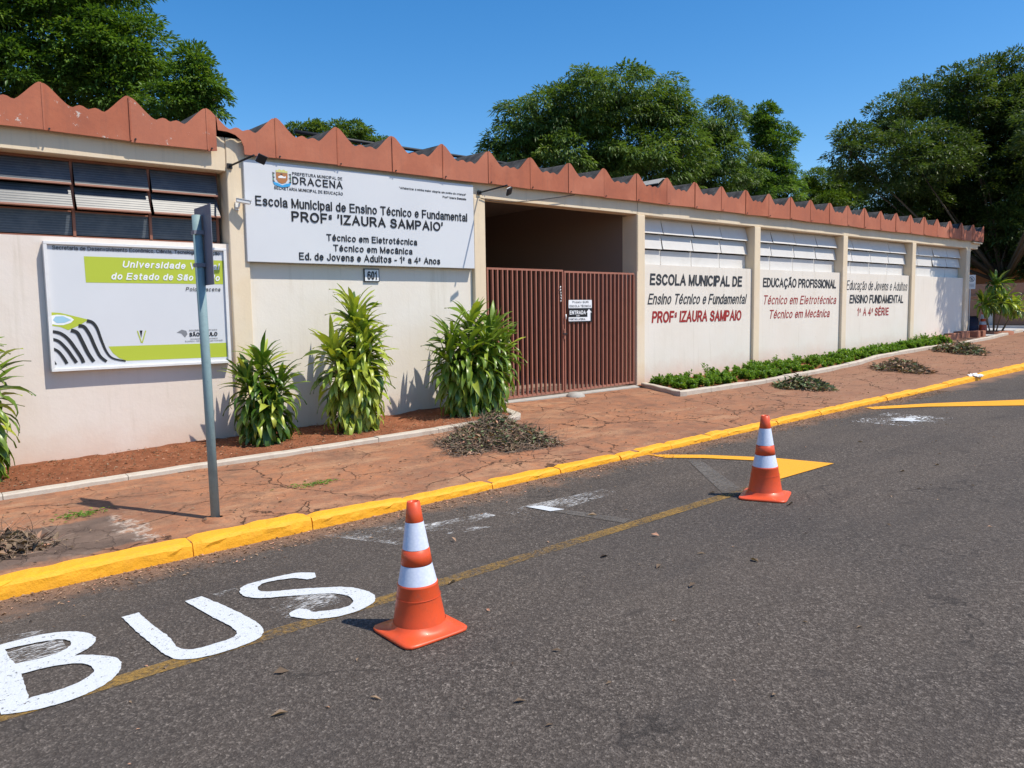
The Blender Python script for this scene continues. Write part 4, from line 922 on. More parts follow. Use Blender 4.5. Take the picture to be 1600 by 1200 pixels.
# ----- traffic cones
def cone(x, y, rz, label, tilt=(0, 0)):
    o = empty('traffic_cone', (x, y, zroad(x, y)), label, 'traffic cone', 'orange traffic cones on the road', rz=rz)
    o.rotation_euler = (math.atan(-.012) + tilt[0], -math.atan(.0235) + tilt[1], rz)
    # base: rounded square, dished up towards the body
    vs = []; fs = []; NS = 48
    rings = [(.195, .004), (.198, .010), (.196, .018), (.185, .022), (.165, .028), (.150, .042), (.142, .062)]
    for i, (r_, z) in enumerate(rings):
        for k in range(NS):
            a = 2 * math.pi * (k + .5) / NS; c_, s_ = math.cos(a), math.sin(a)
            p = 9 if i < 4 else (4 if i == 4 else (2.4 if i == 5 else 2))
            q = (abs(c_) ** p + abs(s_) ** p) ** (-1 / p); vs.append((c_ * r_ * q, s_ * r_ * q, z + (.004 * math.sin(a * 2 + 1) if 2 < i < 6 else 0)))
    for i in range(len(rings) - 1):
        for k in range(NS): fs.append((i * NS + k, i * NS + (k + 1) % NS, (i + 1) * NS + (k + 1) % NS, (i + 1) * NS + k))
    b = MB().add(vs, fs, smooth=True); b.build('cone_base', mOr, o, loc=(0, 0, 0))
    b = MB(); b.lathe([(.142, .050), (.140, .060), (.133, .10), (.1075, .255), (.1085, .258), (.1085, .268), (.100, .275), (.0775, .372), (.0835, .375), (.0730, .452), (.0665, .455), (.0455, .598), (.0475, .602), (.0345, .705), (.027, .708), (.026, .69), (.024, .60)], 48)
    b.build('cone_body', mOr, o, loc=(0, 0, 0))
    b = MB(); b.lathe([(.1035, .272), (.0825, .371)], 48); b.build('reflective_band', mRef, o, loc=(0, 0, 0))
    b = MB(); b.lathe([(.0705, .456), (.0485, .599)], 48); b.build('reflective_band', mRef, o, loc=(0, 0, 0))
    b = MB(); b.lathe([(.120, .196), (.1215, .198), (.120, .200)], 48); b.build('rib', mOr, o, loc=(0, 0, 0))
    return o
cone(2.112, 3.425, 0.0, 'nearer orange and white cone standing right after the letter S')
cone(5.775, 3.69, .42, 'farther orange and white cone standing on the worn yellow line', (0.0, 0))
# crumpled white bag by the kerb
bm = bmesh.new(); bmesh.ops.create_icosphere(bm, subdivisions=4, radius=1)
for v in bm.verts:
    n_ = mn.noise(v.co * 2.3) * .45 + mn.noise(v.co * 6) * .28
    v.co = Vector((v.co.x * .21, v.co.y * .10, max(v.co.z, -.1) * .05)) * (1 + n_)
me = bpy.data.meshes.new('plastic_bag'); bm.to_mesh(me); bm.free(); me.materials.append(mWhi)
link('plastic_bag', me, loc=(15.9, 5.74, zroad(15.9, 5.7) + .075), label='crumpled flat white plastic bag lying on the yellow kerb', cat='bag')

# ================================================================= VEGETATION
rng = np.random.default_rng(11)
def leaf_cloud(name, C, D, N, Ln, Wd, tint, mat, parent=None, loc=None, fold=.25, **k):
    """C base points, D directions, N normals; each leaf is a folded four-point blade"""
    D = D / np.linalg.norm(D, axis=1)[:, None]; S = np.cross(D, N); S /= np.linalg.norm(S, axis=1)[:, None] + 1e-9; U = np.cross(S, D)
    n = len(C); V = np.empty((n, 4, 3))
    V[:, 0] = C; V[:, 1] = C + D * (Ln * .45)[:, None] + S * (Wd / 2)[:, None] + U * (Wd * fold)[:, None]
    V[:, 2] = C + D * Ln[:, None] - np.array([0, 0, 1]) * (Ln * .12)[:, None]; V[:, 3] = C + D * (Ln * .45)[:, None] - S * (Wd / 2)[:, None] + U * (Wd * fold)[:, None]
    me = bpy.data.meshes.new(name); me.vertices.add(n * 4); me.vertices.foreach_set('co', V.reshape(-1).astype(np.float32))
    idx = np.arange(n)[:, None] * 4; T = np.concatenate([idx + np.array([[0, 1, 2]]), idx + np.array([[0, 2, 3]])], 1).reshape(-1)
    me.loops.add(n * 6); me.loops.foreach_set('vertex_index', T.astype(np.int32))
    me.polygons.add(n * 2); me.polygons.foreach_set('loop_start', (np.arange(n * 2) * 3).astype(np.int32)); me.polygons.foreach_set('loop_total', np.full(n * 2, 3, np.int32))
    at = me.attributes.new('tint', 'FLOAT', 'POINT'); at.data.foreach_set('value', np.repeat(tint, 4).astype(np.float32))
    me.materials.append(mat); me.update(calc_edges=True); me.validate()
    return link(name, me, parent, loc, **k)
def rdir(n):
    v = rng.normal(size=(n, 3)); return v / np.linalg.norm(v, axis=1)[:, None]
def tree(name, lobes, base_xy, mat, label, leaf=.2, dens=1., clump=.5, depth=1.0, group=None, aspect=.36, trunk_r=.25, vd=(.6265, .774), zb=None, cat='tree', fill=.25, droop=.35):
    bx, by = base_xy; bz = base(bx, by) if zb is None else zb
    t0 = empty(name, (bx, by, bz), label, cat, group)
    Cs = []; Ds = []; Ns = []; Ls = []; Ts = []
    limbs = MB(); top = np.mean([[l[0], l[1], l[2]] for l in lobes], axis=0)
    fork = Vector((bx, by, bz + (min(l[2] for l in lobes) - bz) * .62))
    for (x, y, z, rw, rh) in lobes:
        rd = rw * depth; area = (rw * rd + rw * rh * 2) * 4.2
        nc = max(6, int(area / (clump ** 2) * .80)); d = rdir(nc); rr = rng.uniform(.72, 1.02, nc); m_ = rng.random(nc) < fill; rr[m_] = rng.uniform(.15, .7, m_.sum())
        # axes: w along the view-perpendicular horizontal, d along view
        w_ = np.array([vd[1], -vd[0], 0]); v_ = np.array([vd[0], vd[1], 0])
        cc = np.array([x, y, z]) + (d[:, 0] * rr * rw)[:, None] * w_ + (d[:, 1] * rr * rd)[:, None] * v_ + (d[:, 2] * rr * rh)[:, None] * np.array([0, 0, 1])
        tgt = Vector((x, y, z - rh * .1)); mid = fork.lerp(tgt, .55) + Vector((rng.normal() * .2, rng.normal() * .2, -.15 * rw))
        limbs.tube([fork, fork.lerp(mid, .5), mid, tgt], [trunk_r * .42, trunk_r * .30, trunk_r * .17, trunk_r * .07], 6)
        for q in rng.choice(nc, min(nc, 7), replace=False): limbs.tube([tgt, tgt.lerp(Vector(cc[q]), .55) + Vector((0, 0, -.06 * rw)), Vector(cc[q])], [trunk_r * .13, trunk_r * .08, trunk_r * .03], 4, cap=False)
        for q in range(nc):
            cr = clump * rng.uniform(.55, 1.25); nl = int(dens * 105 * (cr / clump) ** 2)
            dd = rdir(nl); dd[:, 2] = np.where(dd[:, 2] < -.25, -dd[:, 2] * .6, dd[:, 2])
            P = cc[q] + dd * (cr * rng.uniform(.45, 1.0, nl) ** .6)[:, None] * np.array([1, 1, .62])
            out = d[q] * .5 + dd; dirn = out + rdir(nl) * .6; dirn[:, 2] -= droop
            nor = out * .5 + np.array([0, 0, 1.1]) + rdir(nl) * .55
            Cs.append(P); Ds.append(dirn); Ns.append(nor); Ls.append(leaf * rng.uniform(.42, 1.05, nl)); Ts.append(np.clip(rng.normal(.45, .2, nl) + rng.normal(0, .13), 0, 1))
    C = np.concatenate(Cs); L_ = np.concatenate(Ls)
    leaf_cloud('crown', C, np.concatenate(Ds), np.concatenate(Ns), L_, L_ * aspect, np.concatenate(Ts), mat, t0)
    MB().tube([(bx, by, bz - .1), (bx + .05, by, bz + (fork.z - bz) * .5), tuple(fork)], [trunk_r * 1.25, trunk_r, trunk_r * .8], 12).build('trunk', mBark, t0)
    limbs.build('limbs', mBark, t0); return len(C)
cnt = 0
G_ = 'trees behind the school'
cnt += tree('broadleaf_tree', T1, (2.9, 20.6), mLfA, 'big dense green tree rising over the left end of the roof', leaf=.155, clump=.36, dens=1.1, group=G_)
cnt += tree('broadleaf_tree', T1B, (5.3, 17.2), mLfA, 'small pointed green treetop just right of the big left tree', leaf=.13, clump=.25, dens=1.0, group=G_, trunk_r=.14)
cnt += tree('broadleaf_tree', TM, (16, 32), mLfB, 'low distant treetops barely showing above the roof behind the large sign', leaf=.20, clump=.34, group=G_, trunk_r=.2)
cnt += tree('broadleaf_tree', BT, (27.3, 28), mLfB, 'wide domed tree filling the sky behind the gate and middle of the roof', leaf=.30, clump=.62, dens=1.1, group=G_, trunk_r=.45, droop=.8, aspect=.30)
cnt += tree('broadleaf_tree', BT2, (35.6, 26.4), mLfB, 'rounded treetop leaning against the right side of the wide domed tree', leaf=.28, clump=.55, group=G_, trunk_r=.3, droop=.7, aspect=.3)
cnt += tree('broadleaf_tree', BT3, (42.6, 27.3), mLfA, 'narrow upright green tree at the right edge of the domed tree group', leaf=.27, clump=.5, dens=1.1, group=G_, trunk_r=.3)
cnt += tree('broadleaf_tree', SM, (72, 40), mLfD, 'bright small far tree showing in the gap before the dark tree', leaf=.36, clump=.7, group=G_, trunk_r=.3)
RT2 = []
for i, (x, y, z, a, b_) in enumerate(RT):
    s_ = [(-1.2), 1.8, .2, 2.6, -.6, .9][i % 6]; k = 1 + s_ / 31
    RT2.append((x * k, y * k, 1.7 + (z - 1.7) * k, a * k, b_ * k))
RT2 += [(26.0, 6.9, 6.4, .75, .9), (25.6, 6.6, 8.0, .6, .6), (27.6, 7.2, 6.9, .9, .8), (30.5, 8.6, 7.6, 1.3, 1.1), (33.5, 9.5, 8.2, 1.6, 1.5), (36.0, 12.2, 9.3, 1.8, 1.5), (35.6, 12.1, 6.6, 1.9, 1.5), (37, 11.3, 9.9, 1.6, 1.4), (34.2, 13.4, 9.4, 1.3, 1.1), (37.2, 10.9, 5.6, 1.8, 1.3), (35.8, 11.9, 4.0, 1.6, .6), (36, 14, 5.6, 2.2, 1.2), (38, 13.5, 4.6, 2.2, 1.2), (34.5, 16, 5.2, 2.0, 1.1), (36.5, 15, 7.4, 2.2, 1.5)]
cnt += tree('broadleaf_tree', RT2, (35.2, 11.8), mLfC, 'large dark airy tree overhanging the far right end of the building', leaf=.20, clump=.44, dens=.9, group=G_, trunk_r=.22, zb=1.0, fill=.35)
print('tree leaves', cnt)

# ----- dracaenas: every long leaf a part of its plant
def dra_leaf(L, wd, droop, twist, seed):
    vs = []; fs = []; n = 6; p = Vector((0, 0, 0)); a = 0.0
    for i in range(n + 1):
        t_ = i / n; wv = wd * (math.sin(math.pi * min(1, .16 + t_ * .84)) ** .75) * (1 if i < n else 0)
        if i == n: wv = .0006
        tw = twist * t_; s_ = Vector((0, math.cos(tw), math.sin(tw))); up = Vector((math.sin(a), 0, math.cos(a)))
        wave = math.sin(t_ * 9 + seed) * wd * .10
        vs += [tuple(p + s_ * wv / 2 + up * (wv * .22 + wave)), tuple(p), tuple(p - s_ * wv / 2 + up * (wv * .22 - wave))]
        a += droop / n * (.4 + 1.6 * t_); p = p + Vector((math.cos(a), 0, -math.sin(a))) * L / n
    for i in range(n):
        b_ = i * 3; fs += [(b_, b_ + 1, b_ + 4, b_ + 3), (b_ + 1, b_ + 2, b_ + 5, b_ + 4)]
    m_ = MB().add(vs, fs, smooth=True); return m_.mesh('leaf', mDra)
LV = [dra_leaf(1, .128 + .03 * (i % 3), [.35, .8, 1.2, 1.7, .6, 1.0, 1.5, 2.1][i], [.3, -.4, .6, -.2, .9, -.8, .2, .5][i], i) for i in range(8)]
LD = [dra_leaf(1, .07, 2.2, 1.6, 3), dra_leaf(1, .06, 1.5, -2.0, 5)]
for q in LD: q.materials.clear(); q.materials.append(mDry)
def dracaena(x, y, r, h, n, label, heads, seed, mat=None, group='dracaenas against the wall', zb=None, lmul=1.0, nstem=5, top_only=False):
    r_ = random.Random(seed); z0 = zg(x, y) + .03 if zb is None else zb
    o = empty('dracaena', (x, y, z0), label, 'plant', group)
    stems = []
    for hx, hy, hz, hr in heads: stems.append((hx * r, hy * r, hz * h, hr * r))
    for (hx, hy, hz, hr) in stems:
        a0 = Vector((hx * .25 + r_.uniform(-.04, .04), hy * .25 + r_.uniform(-.04, .04), -.05)); a1 = Vector((hx * .7, hy * .7, hz * .5)); a2 = Vector((hx, hy, hz - .12 * lmul))
        MB().tube([a0, a1, a2], [.022, .018, .014], 7).build('stem', mStem, o, loc=(0, 0, 0))
    allv = []
    tot = sum(s[3] * (s[2] if not top_only else 1) for s in stems); k = 0
    for (hx, hy, hz, hr) in stems:
        m_ = int(n * hr * (hz if not top_only else 1) / tot)
        for i in range(m_):
            f = (i + r_.random()) / m_              # 0 at the bottom .. 1 at the growing tip
            ang = i * 2.39996 + r_.uniform(-.5, .5)
            if top_only: zz = hz - .25 * hr * (1 - f); el = -55 + 130 * f ** .8
            else:
                zz = hz * (.16 + .80 * f ** .85) - .08; el = -28 + 100 * max(0, (f - .35) / .65) ** 1.4 + r_.uniform(-14, 14)
            L = hr * r_.uniform(.72, 1.12) * (.95 if f < .85 else .92) * (.72 + .28 * min(1, f * 3))
            if not top_only: L = min(L, .42)
            me = LV[r_.choice([0, 1, 4, 0, 5]) if f > .78 else r_.choice([1, 2, 3, 5, 6, 7, 2, 3, 6])]
            if f < .3 and r_.random() < .10: me = r_.choice(LD)
            off = max(.0, hr - L) * .55
            base_ = Vector((hx * (.4 + .6 * zz / max(hz, .01)) + math.cos(ang) * (.015 + off), hy * (.4 + .6 * zz / max(hz, .01)) + math.sin(ang) * (.015 + off), zz))
            l_ = bpy.data.objects.new('leaf', me); l_.location = base_
            e = math.radians(el); l_.rotation_euler = (r_.uniform(-.3, .3), -e, ang); l_.scale = (L, L * r_.uniform(.9, 1.35) * (.44 / max(L, .3)) ** .6, L)
            # keep the leaf in front of the wall
            tipy = y + base_.y + math.sin(ang) * math.cos(e) * L * .8
            if tipy > 9.30 and y < 9.4: l_.rotation_euler[2] = math.atan2(min(math.sin(ang), .12), math.cos(ang) if abs(math.cos(ang)) > .3 else r_.choice((-1, 1)))
            allv.append(l_)
    r_.shuffle(allv); jb = MB()
    for q, l_ in enumerate(allv):
        if q < 285: COL.objects.link(l_); l_.parent = o
        else:
            mt_ = Matrix.LocRotScale(l_.location, l_.rotation_euler, l_.scale); jb.add([mt_ @ v.co for v in l_.data.vertices], [tuple(p.vertices) for p in l_.data.polygons], smooth=True); bpy.data.objects.remove(l_)
    if jb.v: jb.build('inner_leaves', mDra, o, loc=(0, 0, 0), kind='stuff')
dracaena(.42, 8.80, .62, 1.48, 480, 'dracaena cut by the left edge of the picture, beside the framed board', [(0, 0, 1, .9), (.4, -.2, .8, .8), (-.4, .1, .85, .8), (.2, -.3, .6, .8)], 1)
dracaena(3.36, 8.78, .48, 1.20, 420, 'smallest dracaena under the first pillar, just right of the street sign pole', [(0, 0, .93, .8), (.35, -.2, .72, .8), (-.4, .0, .76, .75), (.05, -.35, .55, .8)], 2)
dracaena(4.50, 8.74, .58, 1.86, 760, 'tallest dracaena with a pointed top, in the middle below the large sign', [(.10, 0, .92, .72), (.2, -.1, .80, .70), (-.50, -.05, .66, .7), (.25, -.2, .68, .75), (-.15, -.3, .56, .75), (.2, -.2, .44, .75)], 3)
dracaena(6.32, 8.70, .79, 1.62, 900, 'broadest dracaena, a rounded bush beside the left gate pillar', [(0, 0, .91, .58), (.5, 0, .86, .52), (-.5, -.05, .80, .52), (.15, -.35, .78, .6), (-.3, -.3, .70, .6), (.62, -.2, .68, .55), (-.62, -.1, .62, .55), (.25, -.3, .55, .6)], 4)
# far plant in its round bed at the side street
dracaena(26.9, 9.2, .92, 1.55, 330, 'dark slender-stemmed dracaena cluster growing by the side street beyond the building', [(-.05, 0, 1.0, .62), (-.75, .1, .62, .62), (-.2, -.3, .66, .62), (.35, .2, .66, .62), (.95, -.3, .56, .62), (.2, -.5, .5, .5)], 5, group=None, zb=.86, lmul=1, top_only=True)
b = MB(); b.lathe([(.50, -.1), (.52, .06), (.47, .09), (.44, .05), (.001, .05)], 20); b.build('planter_ring', mBrick, loc=(26.9, 9.2, .84), label='low round brick ring round the foot of the far dracaena', cat='planter')

# ----- low plants in the right bed (nobody could count them)
C = []; D = []; N = []; L = []; T = []; sprigs = MB()
xs_ = []
while len(xs_) < 720:
    x = rng.uniform(10.5, 22.4)
    dn = 1.0 if x < 16.6 else (.30 if x < 17.2 else .85)
    pn = mn.noise(Vector((x * 1.4, 3.3, 0)))
    if rng.random() > (.75 + 1.3 * pn) * dn * (1.25 - (x - 10.5) / 30): continue
    y0 = yedge(x) + .16; y = rng.uniform(y0, min(9.28, y0 + 1.0))
    xs_.append((x, y))
for (x, y) in xs_:
    hh = rng.uniform(.05, .17) * (1 + .5 * mn.noise(Vector((x * 2.1, y * 2, 5)))) * (1.0 if y > yedge(x) + .4 else .85)
    if rng.random() < .06: hh *= 1.45
    if x > 21.2: hh *= 1.5
    z0 = zg(x, y) + .03
    ns = rng.integers(4, 7)
    for s_ in range(ns):
        a = rng.uniform(0, 6.28); tilt = rng.uniform(.05, .5); dx, dy = math.cos(a) * tilt, math.sin(a) * tilt; hs = hh * rng.uniform(.65, 1.1)
        sprigs.tube([(x, y, z0), (x + dx * hs, y + dy * hs, z0 + hs)], [.004, .002], 3, cap=False)
        nl = 18
        for q in range(nl):
            f = .2 + .8 * (q + rng.random()) / nl; an = q * 2.4 + rng.uniform(-.4, .4)
            C.append((x + dx * hs * f, y + dy * hs * f, z0 + hs * f)); el = rng.uniform(-.1, .9) if f < .85 else rng.uniform(.5, 1.3)
            D.append((math.cos(an) * math.cos(el), math.sin(an) * math.cos(el), math.sin(el))); N.append((rng.normal() * .2, rng.normal() * .2, 1)); L.append(rng.uniform(.035, .075)); T.append(clampf(rng.normal(.5, .22), 0, 1))
L = np.array(L); leaf_cloud('bed_greenery', np.array(C), np.array(D), np.array(N), L, L * .55, np.array(T), mBed, label='low leafy green plants filling the narrow bed right of the gate', cat='plants', kind='stuff')
sprigs.build('bed_stems', mBed, label='thin stalks of the low plants in the bed right of the gate', cat='plants', kind='stuff')

# ----- heaps of cut branches and leaves
def heap(x, y, rx, ry, h, ntw, nlf, label, seed, green=.2, rot=0.0, curl=1.0, leafL=.09):
    r_ = np.random.default_rng(seed); z0 = zg(x, y)
    o = empty('garden_waste_heap', (x, y, z0), label, 'garden waste heap', 'heaps of cut garden waste on the pavement')
    cr_, sr_ = math.cos(rot), math.sin(rot)
    def surf(n, lo=0., edge=1.0):
        a = r_.uniform(0, 6.283, n); q = np.sqrt(r_.random(n)) * edge
        lump = 1 + .22 * np.sin(a * 3 + seed) + .12 * np.sin(a * 7 + 2 * seed)
        ux, uy = np.cos(a) * q * rx * lump, np.sin(a) * q * ry * lump
        X_, Y_ = ux * cr_ - uy * sr_, ux * sr_ + uy * cr_
        Zz = h * np.clip(1 - q ** 1.7, 0, 1) * (1 + .25 * np.sin(X_ * 9 + seed) * np.cos(Y_ * 8)) * r_.uniform(.35, 1.05, n) + .012
        return np.stack([X_, Y_, Zz + (zg(x + 1, y) - z0) * X_ * 1.0 + (zg(x, y + 1) - z0) * Y_], 1)
    # core mound of packed litter
    b = MB(); NR, NA = 10, 36; b.v = []
    for i in range(NR + 1):
        for k in range(NA):
            q = i / NR; a = k / NA * 6.2832; lump = 1 + .22 * math.sin(a * 3 + seed) + .12 * math.sin(a * 7 + 2 * seed)
            ux, uy = math.cos(a) * q * rx * .86 * lump, math.sin(a) * q * ry * .86 * lump; X_, Y_ = ux * cr_ - uy * sr_, ux * sr_ + uy * cr_
            zz = h * .72 * (1 - q ** 1.7) + nz(X_ * 8 + seed, Y_ * 8, 1, .05) * (1 - q) - .008 * q
            b.v.append((X_, Y_, zz + (zg(x + 1, y) - z0) * X_ + (zg(x, y + 1) - z0) * Y_))
    b.f = [(i * NA + k, i * NA + (k + 1) % NA, (i + 1) * NA + (k + 1) % NA, (i + 1) * NA + k) for i in range(NR) for k in range(NA)]; b.mi = [0] * len(b.f); b.sm = [True] * len(b.f)
    b.build('packed_litter', mLit, o, loc=(0, 0, 0))
    P = surf(ntw, edge=1.15); vs = []; fs = []; tint = []
    for p in P:
        Lk = r_.uniform(.07, .34) * (1.1 if r_.random() < .2 else .75); a = r_.uniform(0, 6.283); el = r_.normal(0, .32); cv = r_.normal(0, 1.1) * curl
        w_ = r_.uniform(.0010, .0038) * (1.5 if r_.random() < .08 else 1); q = np.array(p); n = 5; tn = clampf(r_.normal(.38, .36), 0, 1); b0 = len(vs)
        for i in range(n + 1):
            ww = w_ * (1 - .6 * i / n)
            s_ = np.array([-math.sin(a), math.cos(a), 0]); vs += [tuple(q + s_ * ww), tuple(q - s_ * ww), tuple(q + np.array([0, 0, ww * 1.6]))]; tint += [tn] * 3
            a += cv / n; el += r_.normal(0, .18); q = q + np.array([math.cos(a) * math.cos(el), math.sin(a) * math.cos(el), math.sin(el)]) * Lk / n
            q[2] = max(q[2], .006 + (zg(x + q[0], y + q[1]) - z0))
        for i in range(n):
            for j in range(3): j2 = (j + 1) % 3; fs.append((b0 + i * 3 + j, b0 + i * 3 + j2, b0 + i * 3 + 3 + j2, b0 + i * 3 + 3 + j))
    me = bpy.data.meshes.new('twigs'); me.from_pydata(vs, [], fs); me.materials.append(mTwig)
    at = me.attributes.new('tint', 'FLOAT', 'POINT'); at.data.foreach_set('value', np.array(tint, np.float32)); link('twigs', me, o, loc=(0, 0, 0), kind='stuff')
    def lv(n, mat, nm, sc=1., edge=1.08):
        P = surf(n, edge=edge); Dn = r_.normal(size=(n, 3)); Dn[:, 2] *= .45; Nn = r_.normal(size=(n, 3)) * .7 + np.array([0, 0, 1]); Lq = leafL * sc * r_.uniform(.45, 1.25, n)
        leaf_cloud(nm, P, Dn, Nn, Lq, Lq * r_.uniform(.25, .45, n), np.clip(r_.normal(.45, .28, n), 0, 1), mat, o, loc=(0, 0, 0), fold=.35, kind='stuff')
    lv(int(nlf * (1 - green)), mDry, 'dry_leaves'); lv(int(nlf * green), mWilt, 'wilted_leaves', 1.0, .95)
mDryL = leafmat('pale_dry_leaf', (.13, .065, .038), (.42, .28, .18), .85, .1)
mLit = M('packed_litter', (.10, .065, .045), .95, .05); t = NT(mLit); t.col(t.ramp(t.noise(40, 6, .75), [(.35, (.03, .02, .015)), (.6, (.13, .09, .06)), (.8, (.28, .21, .15))])); t.bump(t.noise(35, 5, .7), 1.0, .03)
heap(5.60, 7.28, .76, .56, .25, 3000, 5200, 'largest heap of dry twigs and leaves on the pavement in front of the broadest dracaena', 1, .30, .9, leafL=.075)
heap(.34, 6.50, .38, .36, .16, 700, 800, 'heap of dark dry twigs cut by the left picture edge above the kerb', 2, .05, 0, leafL=.10)
heap(12.45, 7.22, .52, .42, .17, 300, 1500, 'low heap of wilted dark green leaves, first one right of the gate bed corner', 3, .78, .8, leafL=.11)
heap(16.05, 7.15, .62, .45, .20, 620, 900, 'twiggy brown heap in the middle of the row beside the far bed', 4, .18, .8, leafL=.12)
heap(20.5, 7.72, .68, .50, .24, 520, 1200, 'farthest heap of leafy cuttings near the far end of the bed edging', 5, .45, .8, leafL=.13)

# ----- loose litter
def scatter(name, n, fx, mats, L0, L1, label, zf, kindw=(.25, .5), seed=5, lift=.006):
    r_ = np.random.default_rng(seed); pts = [fx(r_) for _ in range(n)]
    P = np.array([(x, y, zf(x, y) + lift) for x, y in pts]); Dn = r_.normal(size=(n, 3)); Dn[:, 2] = np.abs(Dn[:, 2]) * .12; Nn = np.array([0, 0, 1]) + r_.normal(size=(n, 3)) * .22; L_ = r_.uniform(L0, L1, n)
    leaf_cloud(name, P, Dn, Nn, L_, L_ * r_.uniform(*kindw, n), np.clip(r_.normal(.45, .28, n), 0, 1), mats, fold=.3, label=label, cat='litter', kind='stuff')
def gutter(r_): return r_.uniform(-2, 14), 5.67 - abs(r_.normal(0, .17))
scatter('gutter_litter', 6500, gutter, mDryL, .008, .036, 'crushed dry leaves and grit lying in the gutter along the yellow kerb', zroad, seed=5)
scatter('road_litter', 150, lambda r_: (r_.uniform(0, 12), r_.uniform(1.6, 5.5)), mDry, .014, .040, 'few dry leaves and chips scattered over the asphalt', zroad, seed=6)
scatter('road_litter', 26, lambda r_: (r_.uniform(.4, 9), r_.uniform(1.8, 5.3)), mDry, .05, .085, 'few larger curled dry leaves lying on the asphalt', zroad, seed=8, lift=.010)
scatter('pavement_litter', 1500, lambda r_: (r_.uniform(-1, 24), r_.uniform(5.95, 8.0)), mDry, .015, .05, 'small dry leaf scraps strewn over the red pavement', lambda x, y: zg(x, y) + .008, seed=7)
scatter('bed_litter', 2200, lambda r_: (r_.uniform(-1, 6.8), r_.uniform(8.2, 9.3)), mDry, .012, .045, 'brown leaf scraps on the bare red soil under the dracaenas', lambda x, y: zg(x, y) + .06, seed=9)
scatter('pavement_weeds', 240, lambda r_: (1.15 + r_.normal() * .10, 7.05 + r_.normal() * .05) if r_.random() < .5 else (3.05 + r_.normal() * .12, 6.72 + r_.normal() * .04), mBed, .02, .05, 'tiny green weeds sprouting from cracks in the pavement', lambda x, y: zg(x, y) + .008, seed=10)

# ================================================================= BEYOND THE BUILDING
# boundary wall across the side street, facing the camera side
def zfar(x, y): return zg(min(x, 31), min(y, 9.4))
zfl = .93
bw = empty('boundary_wall', (31.1, 14, zfl), 'brown boundary wall across the side street beyond the building', 'wall')
MB().box(31.05, 31.25, 7.6, 34, zfl - .3, 2.02).build('wall_base', mFence, bw)
MB().box(31.0, 31.3, 7.55, 34, 2.021, 2.10, bev=.01).build('coping', mFence, bw)
MB().box(31.07, 31.23, 7.6, 34, 2.101, 2.50).build('wall_top', mFence, bw)
for y in (9.0, 10.65, 12.4, 15): MB().box(30.96, 31.049, y, y + .16, zfl - .2, 2.02).build('pilaster', mPaneF if y > 10 and y < 11 else mFence, bw)
hs = empty('house', (42, 16, 1), 'orange house with a pale roof line behind the brown boundary wall', 'house')
MB().box(38.2, 46, 6.2, 36, .5, 3.58).build('wall', mOrW, hs)
MB().box(38.0, 46.2, 6.0, 36.2, 3.581, 3.80).build('roof_edge', mWhW, hs)
MB().hexa([(38.0, 6.0, 3.801), (46.2, 6.0, 3.801), (46.2, 36.2, 3.801), (38.0, 36.2, 3.801)], [(41.9, 9, 5.1), (42.3, 9, 5.1), (42.3, 33, 5.1), (41.9, 33, 5.1)]).build('roof', mWhW, hs)
# side street kerb strip
MB().hexa([(30.3, 7.4, .8), (30.95, 7.4, .8), (30.95, 30, .8), (30.3, 30, .8)], [(30.3, 7.4, 1.0), (30.95, 7.4, 1.0), (30.95, 30, 1.0), (30.3, 30, 1.0)]).build('side_pavement', mDrive, kind='structure')
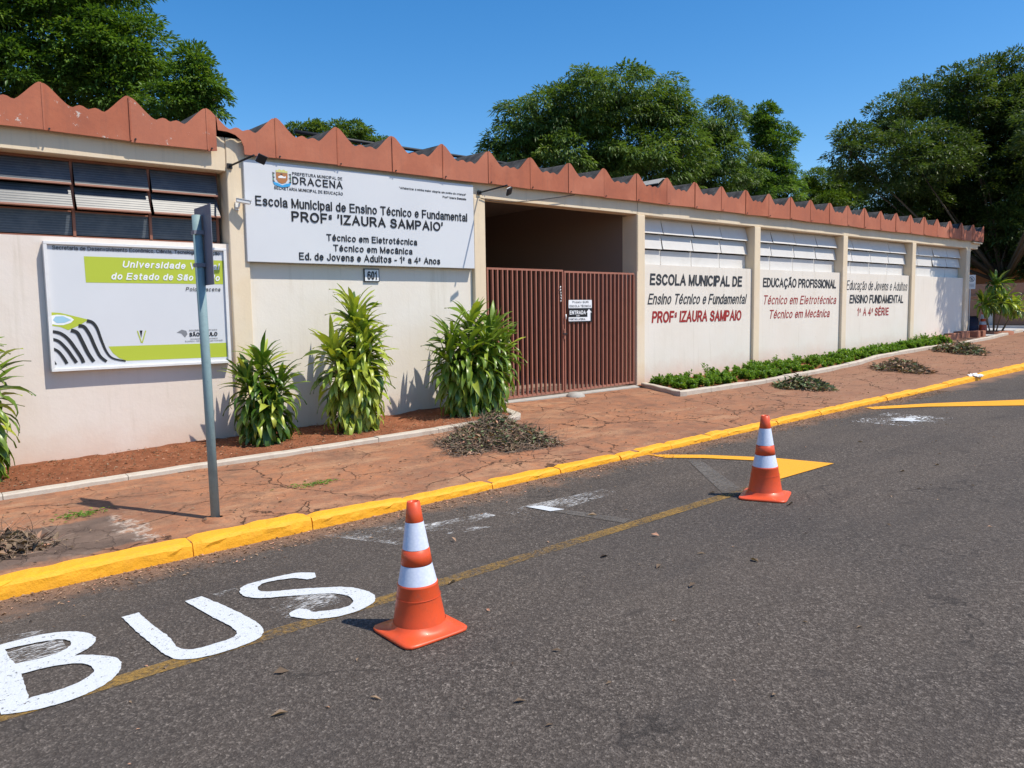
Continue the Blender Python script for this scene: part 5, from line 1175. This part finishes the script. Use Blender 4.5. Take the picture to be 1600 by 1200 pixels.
# no-parking style sign on a thin post behind the building corner
sx_, sy_ = 25.85, 9.56; zb = zg(26, 9.4)
sp = empty('parking_sign', (sx_, sy_, zb), 'small white rounded sign with a circle symbol on a thin post at the building corner', 'sign')
MB().tube([(0, 0, -.05), (0, 0, 1.80)], .014, 8).build('post', mWhi, sp, loc=(0, 0, 0))
mRd = M('sign_red', (.45, .02, .02), .5)
def facing(mbld): return mbld
ang = math.radians(-42)
pl = MB().box(-.12, .12, -.006, .006, 1.40, 1.83, bev=.005).build('sign_plate', mWhi, sp, loc=(0, -.03, 0)); pl.rotation_euler = (0, 0, ang)
rg = MB()
for k in range(24):
    a, c = k * math.tau / 24, (k + 1) * math.tau / 24
    rg.add([(.085 * math.cos(a), -.0085, 1.70 + .085 * math.sin(a)), (.085 * math.cos(c), -.0085, 1.70 + .085 * math.sin(c)), (.065 * math.cos(c), -.0085, 1.70 + .065 * math.sin(c)), (.065 * math.cos(a), -.0085, 1.70 + .065 * math.sin(a))], [(0, 1, 2, 3)])
rg.add([(-.06, -.0088, 1.75), (-.045, -.0088, 1.765), (.06, -.0088, 1.66), (.045, -.0088, 1.645)], [(0, 1, 2, 3)])
rg.build('symbol', mGry, pl, loc=(0, 0, 0))
link('letter', text_mesh('E', -.03, 1.66, .035, 1.74, mInk, w=.014, y=-.0078), pl, loc=(0, 0, 0))
for z in (1.54, 1.50, 1.46): MB().box(-.085, .085, -.0075, -.0065, z, z + .015).build('caption_line', mGry, pl, loc=(0, 0, 0))
# covered dark barrel with a pale strip, in the shade of the corner, and a red pail beside it
mNv = M('dark_blue_plastic', (.015, .018, .05), .6, .3)
br = empty('barrel', (26.45, 9.75, zg(26.4, 9.4)), 'dark blue ribbed barrel in the shade behind the building corner', 'barrel')
b = MB(); b.lathe([(.001, 0), (.21, 0), (.23, .04), (.235, .17), (.245, .185), (.235, .20), (.235, .36), (.245, .375), (.235, .39), (.225, .49), (.20, .53), (.001, .54)], 28); b.build('drum', mNv, br, loc=(0, 0, 0))
b = MB(); b.lathe([(.202, .531), (.21, .54), (.208, .555), (.195, .56)], 28); b.build('rim', mBlk, br, loc=(0, 0, 0))
cn = empty('traffic_cone', (26.78, 9.50, zg(26.7, 9.4) + .01), 'distant shaded cone half hidden beside the dark barrel at the building corner', 'traffic cone', 'orange traffic cones on the road')
b = MB(); b.lathe([(.14, .03), (.105, .26), (.08, .37), (.046, .6), (.034, .7), (.02, .7)], 24); b.build('cone_body', mOr, cn, loc=(0, 0, 0))
b = MB(); b.lathe([(.1045, .272), (.083, .371)], 24); b.build('reflective_band', mRef, cn, loc=(0, 0, 0)); b = MB(); b.lathe([(.072, .456), (.0495, .595)], 24); b.build('reflective_band', mRef, cn, loc=(0, 0, 0))
MB().box(-.19, .19, -.19, .19, 0, .03, bev=.012).build('cone_base', mOr, cn, loc=(0, 0, 0))
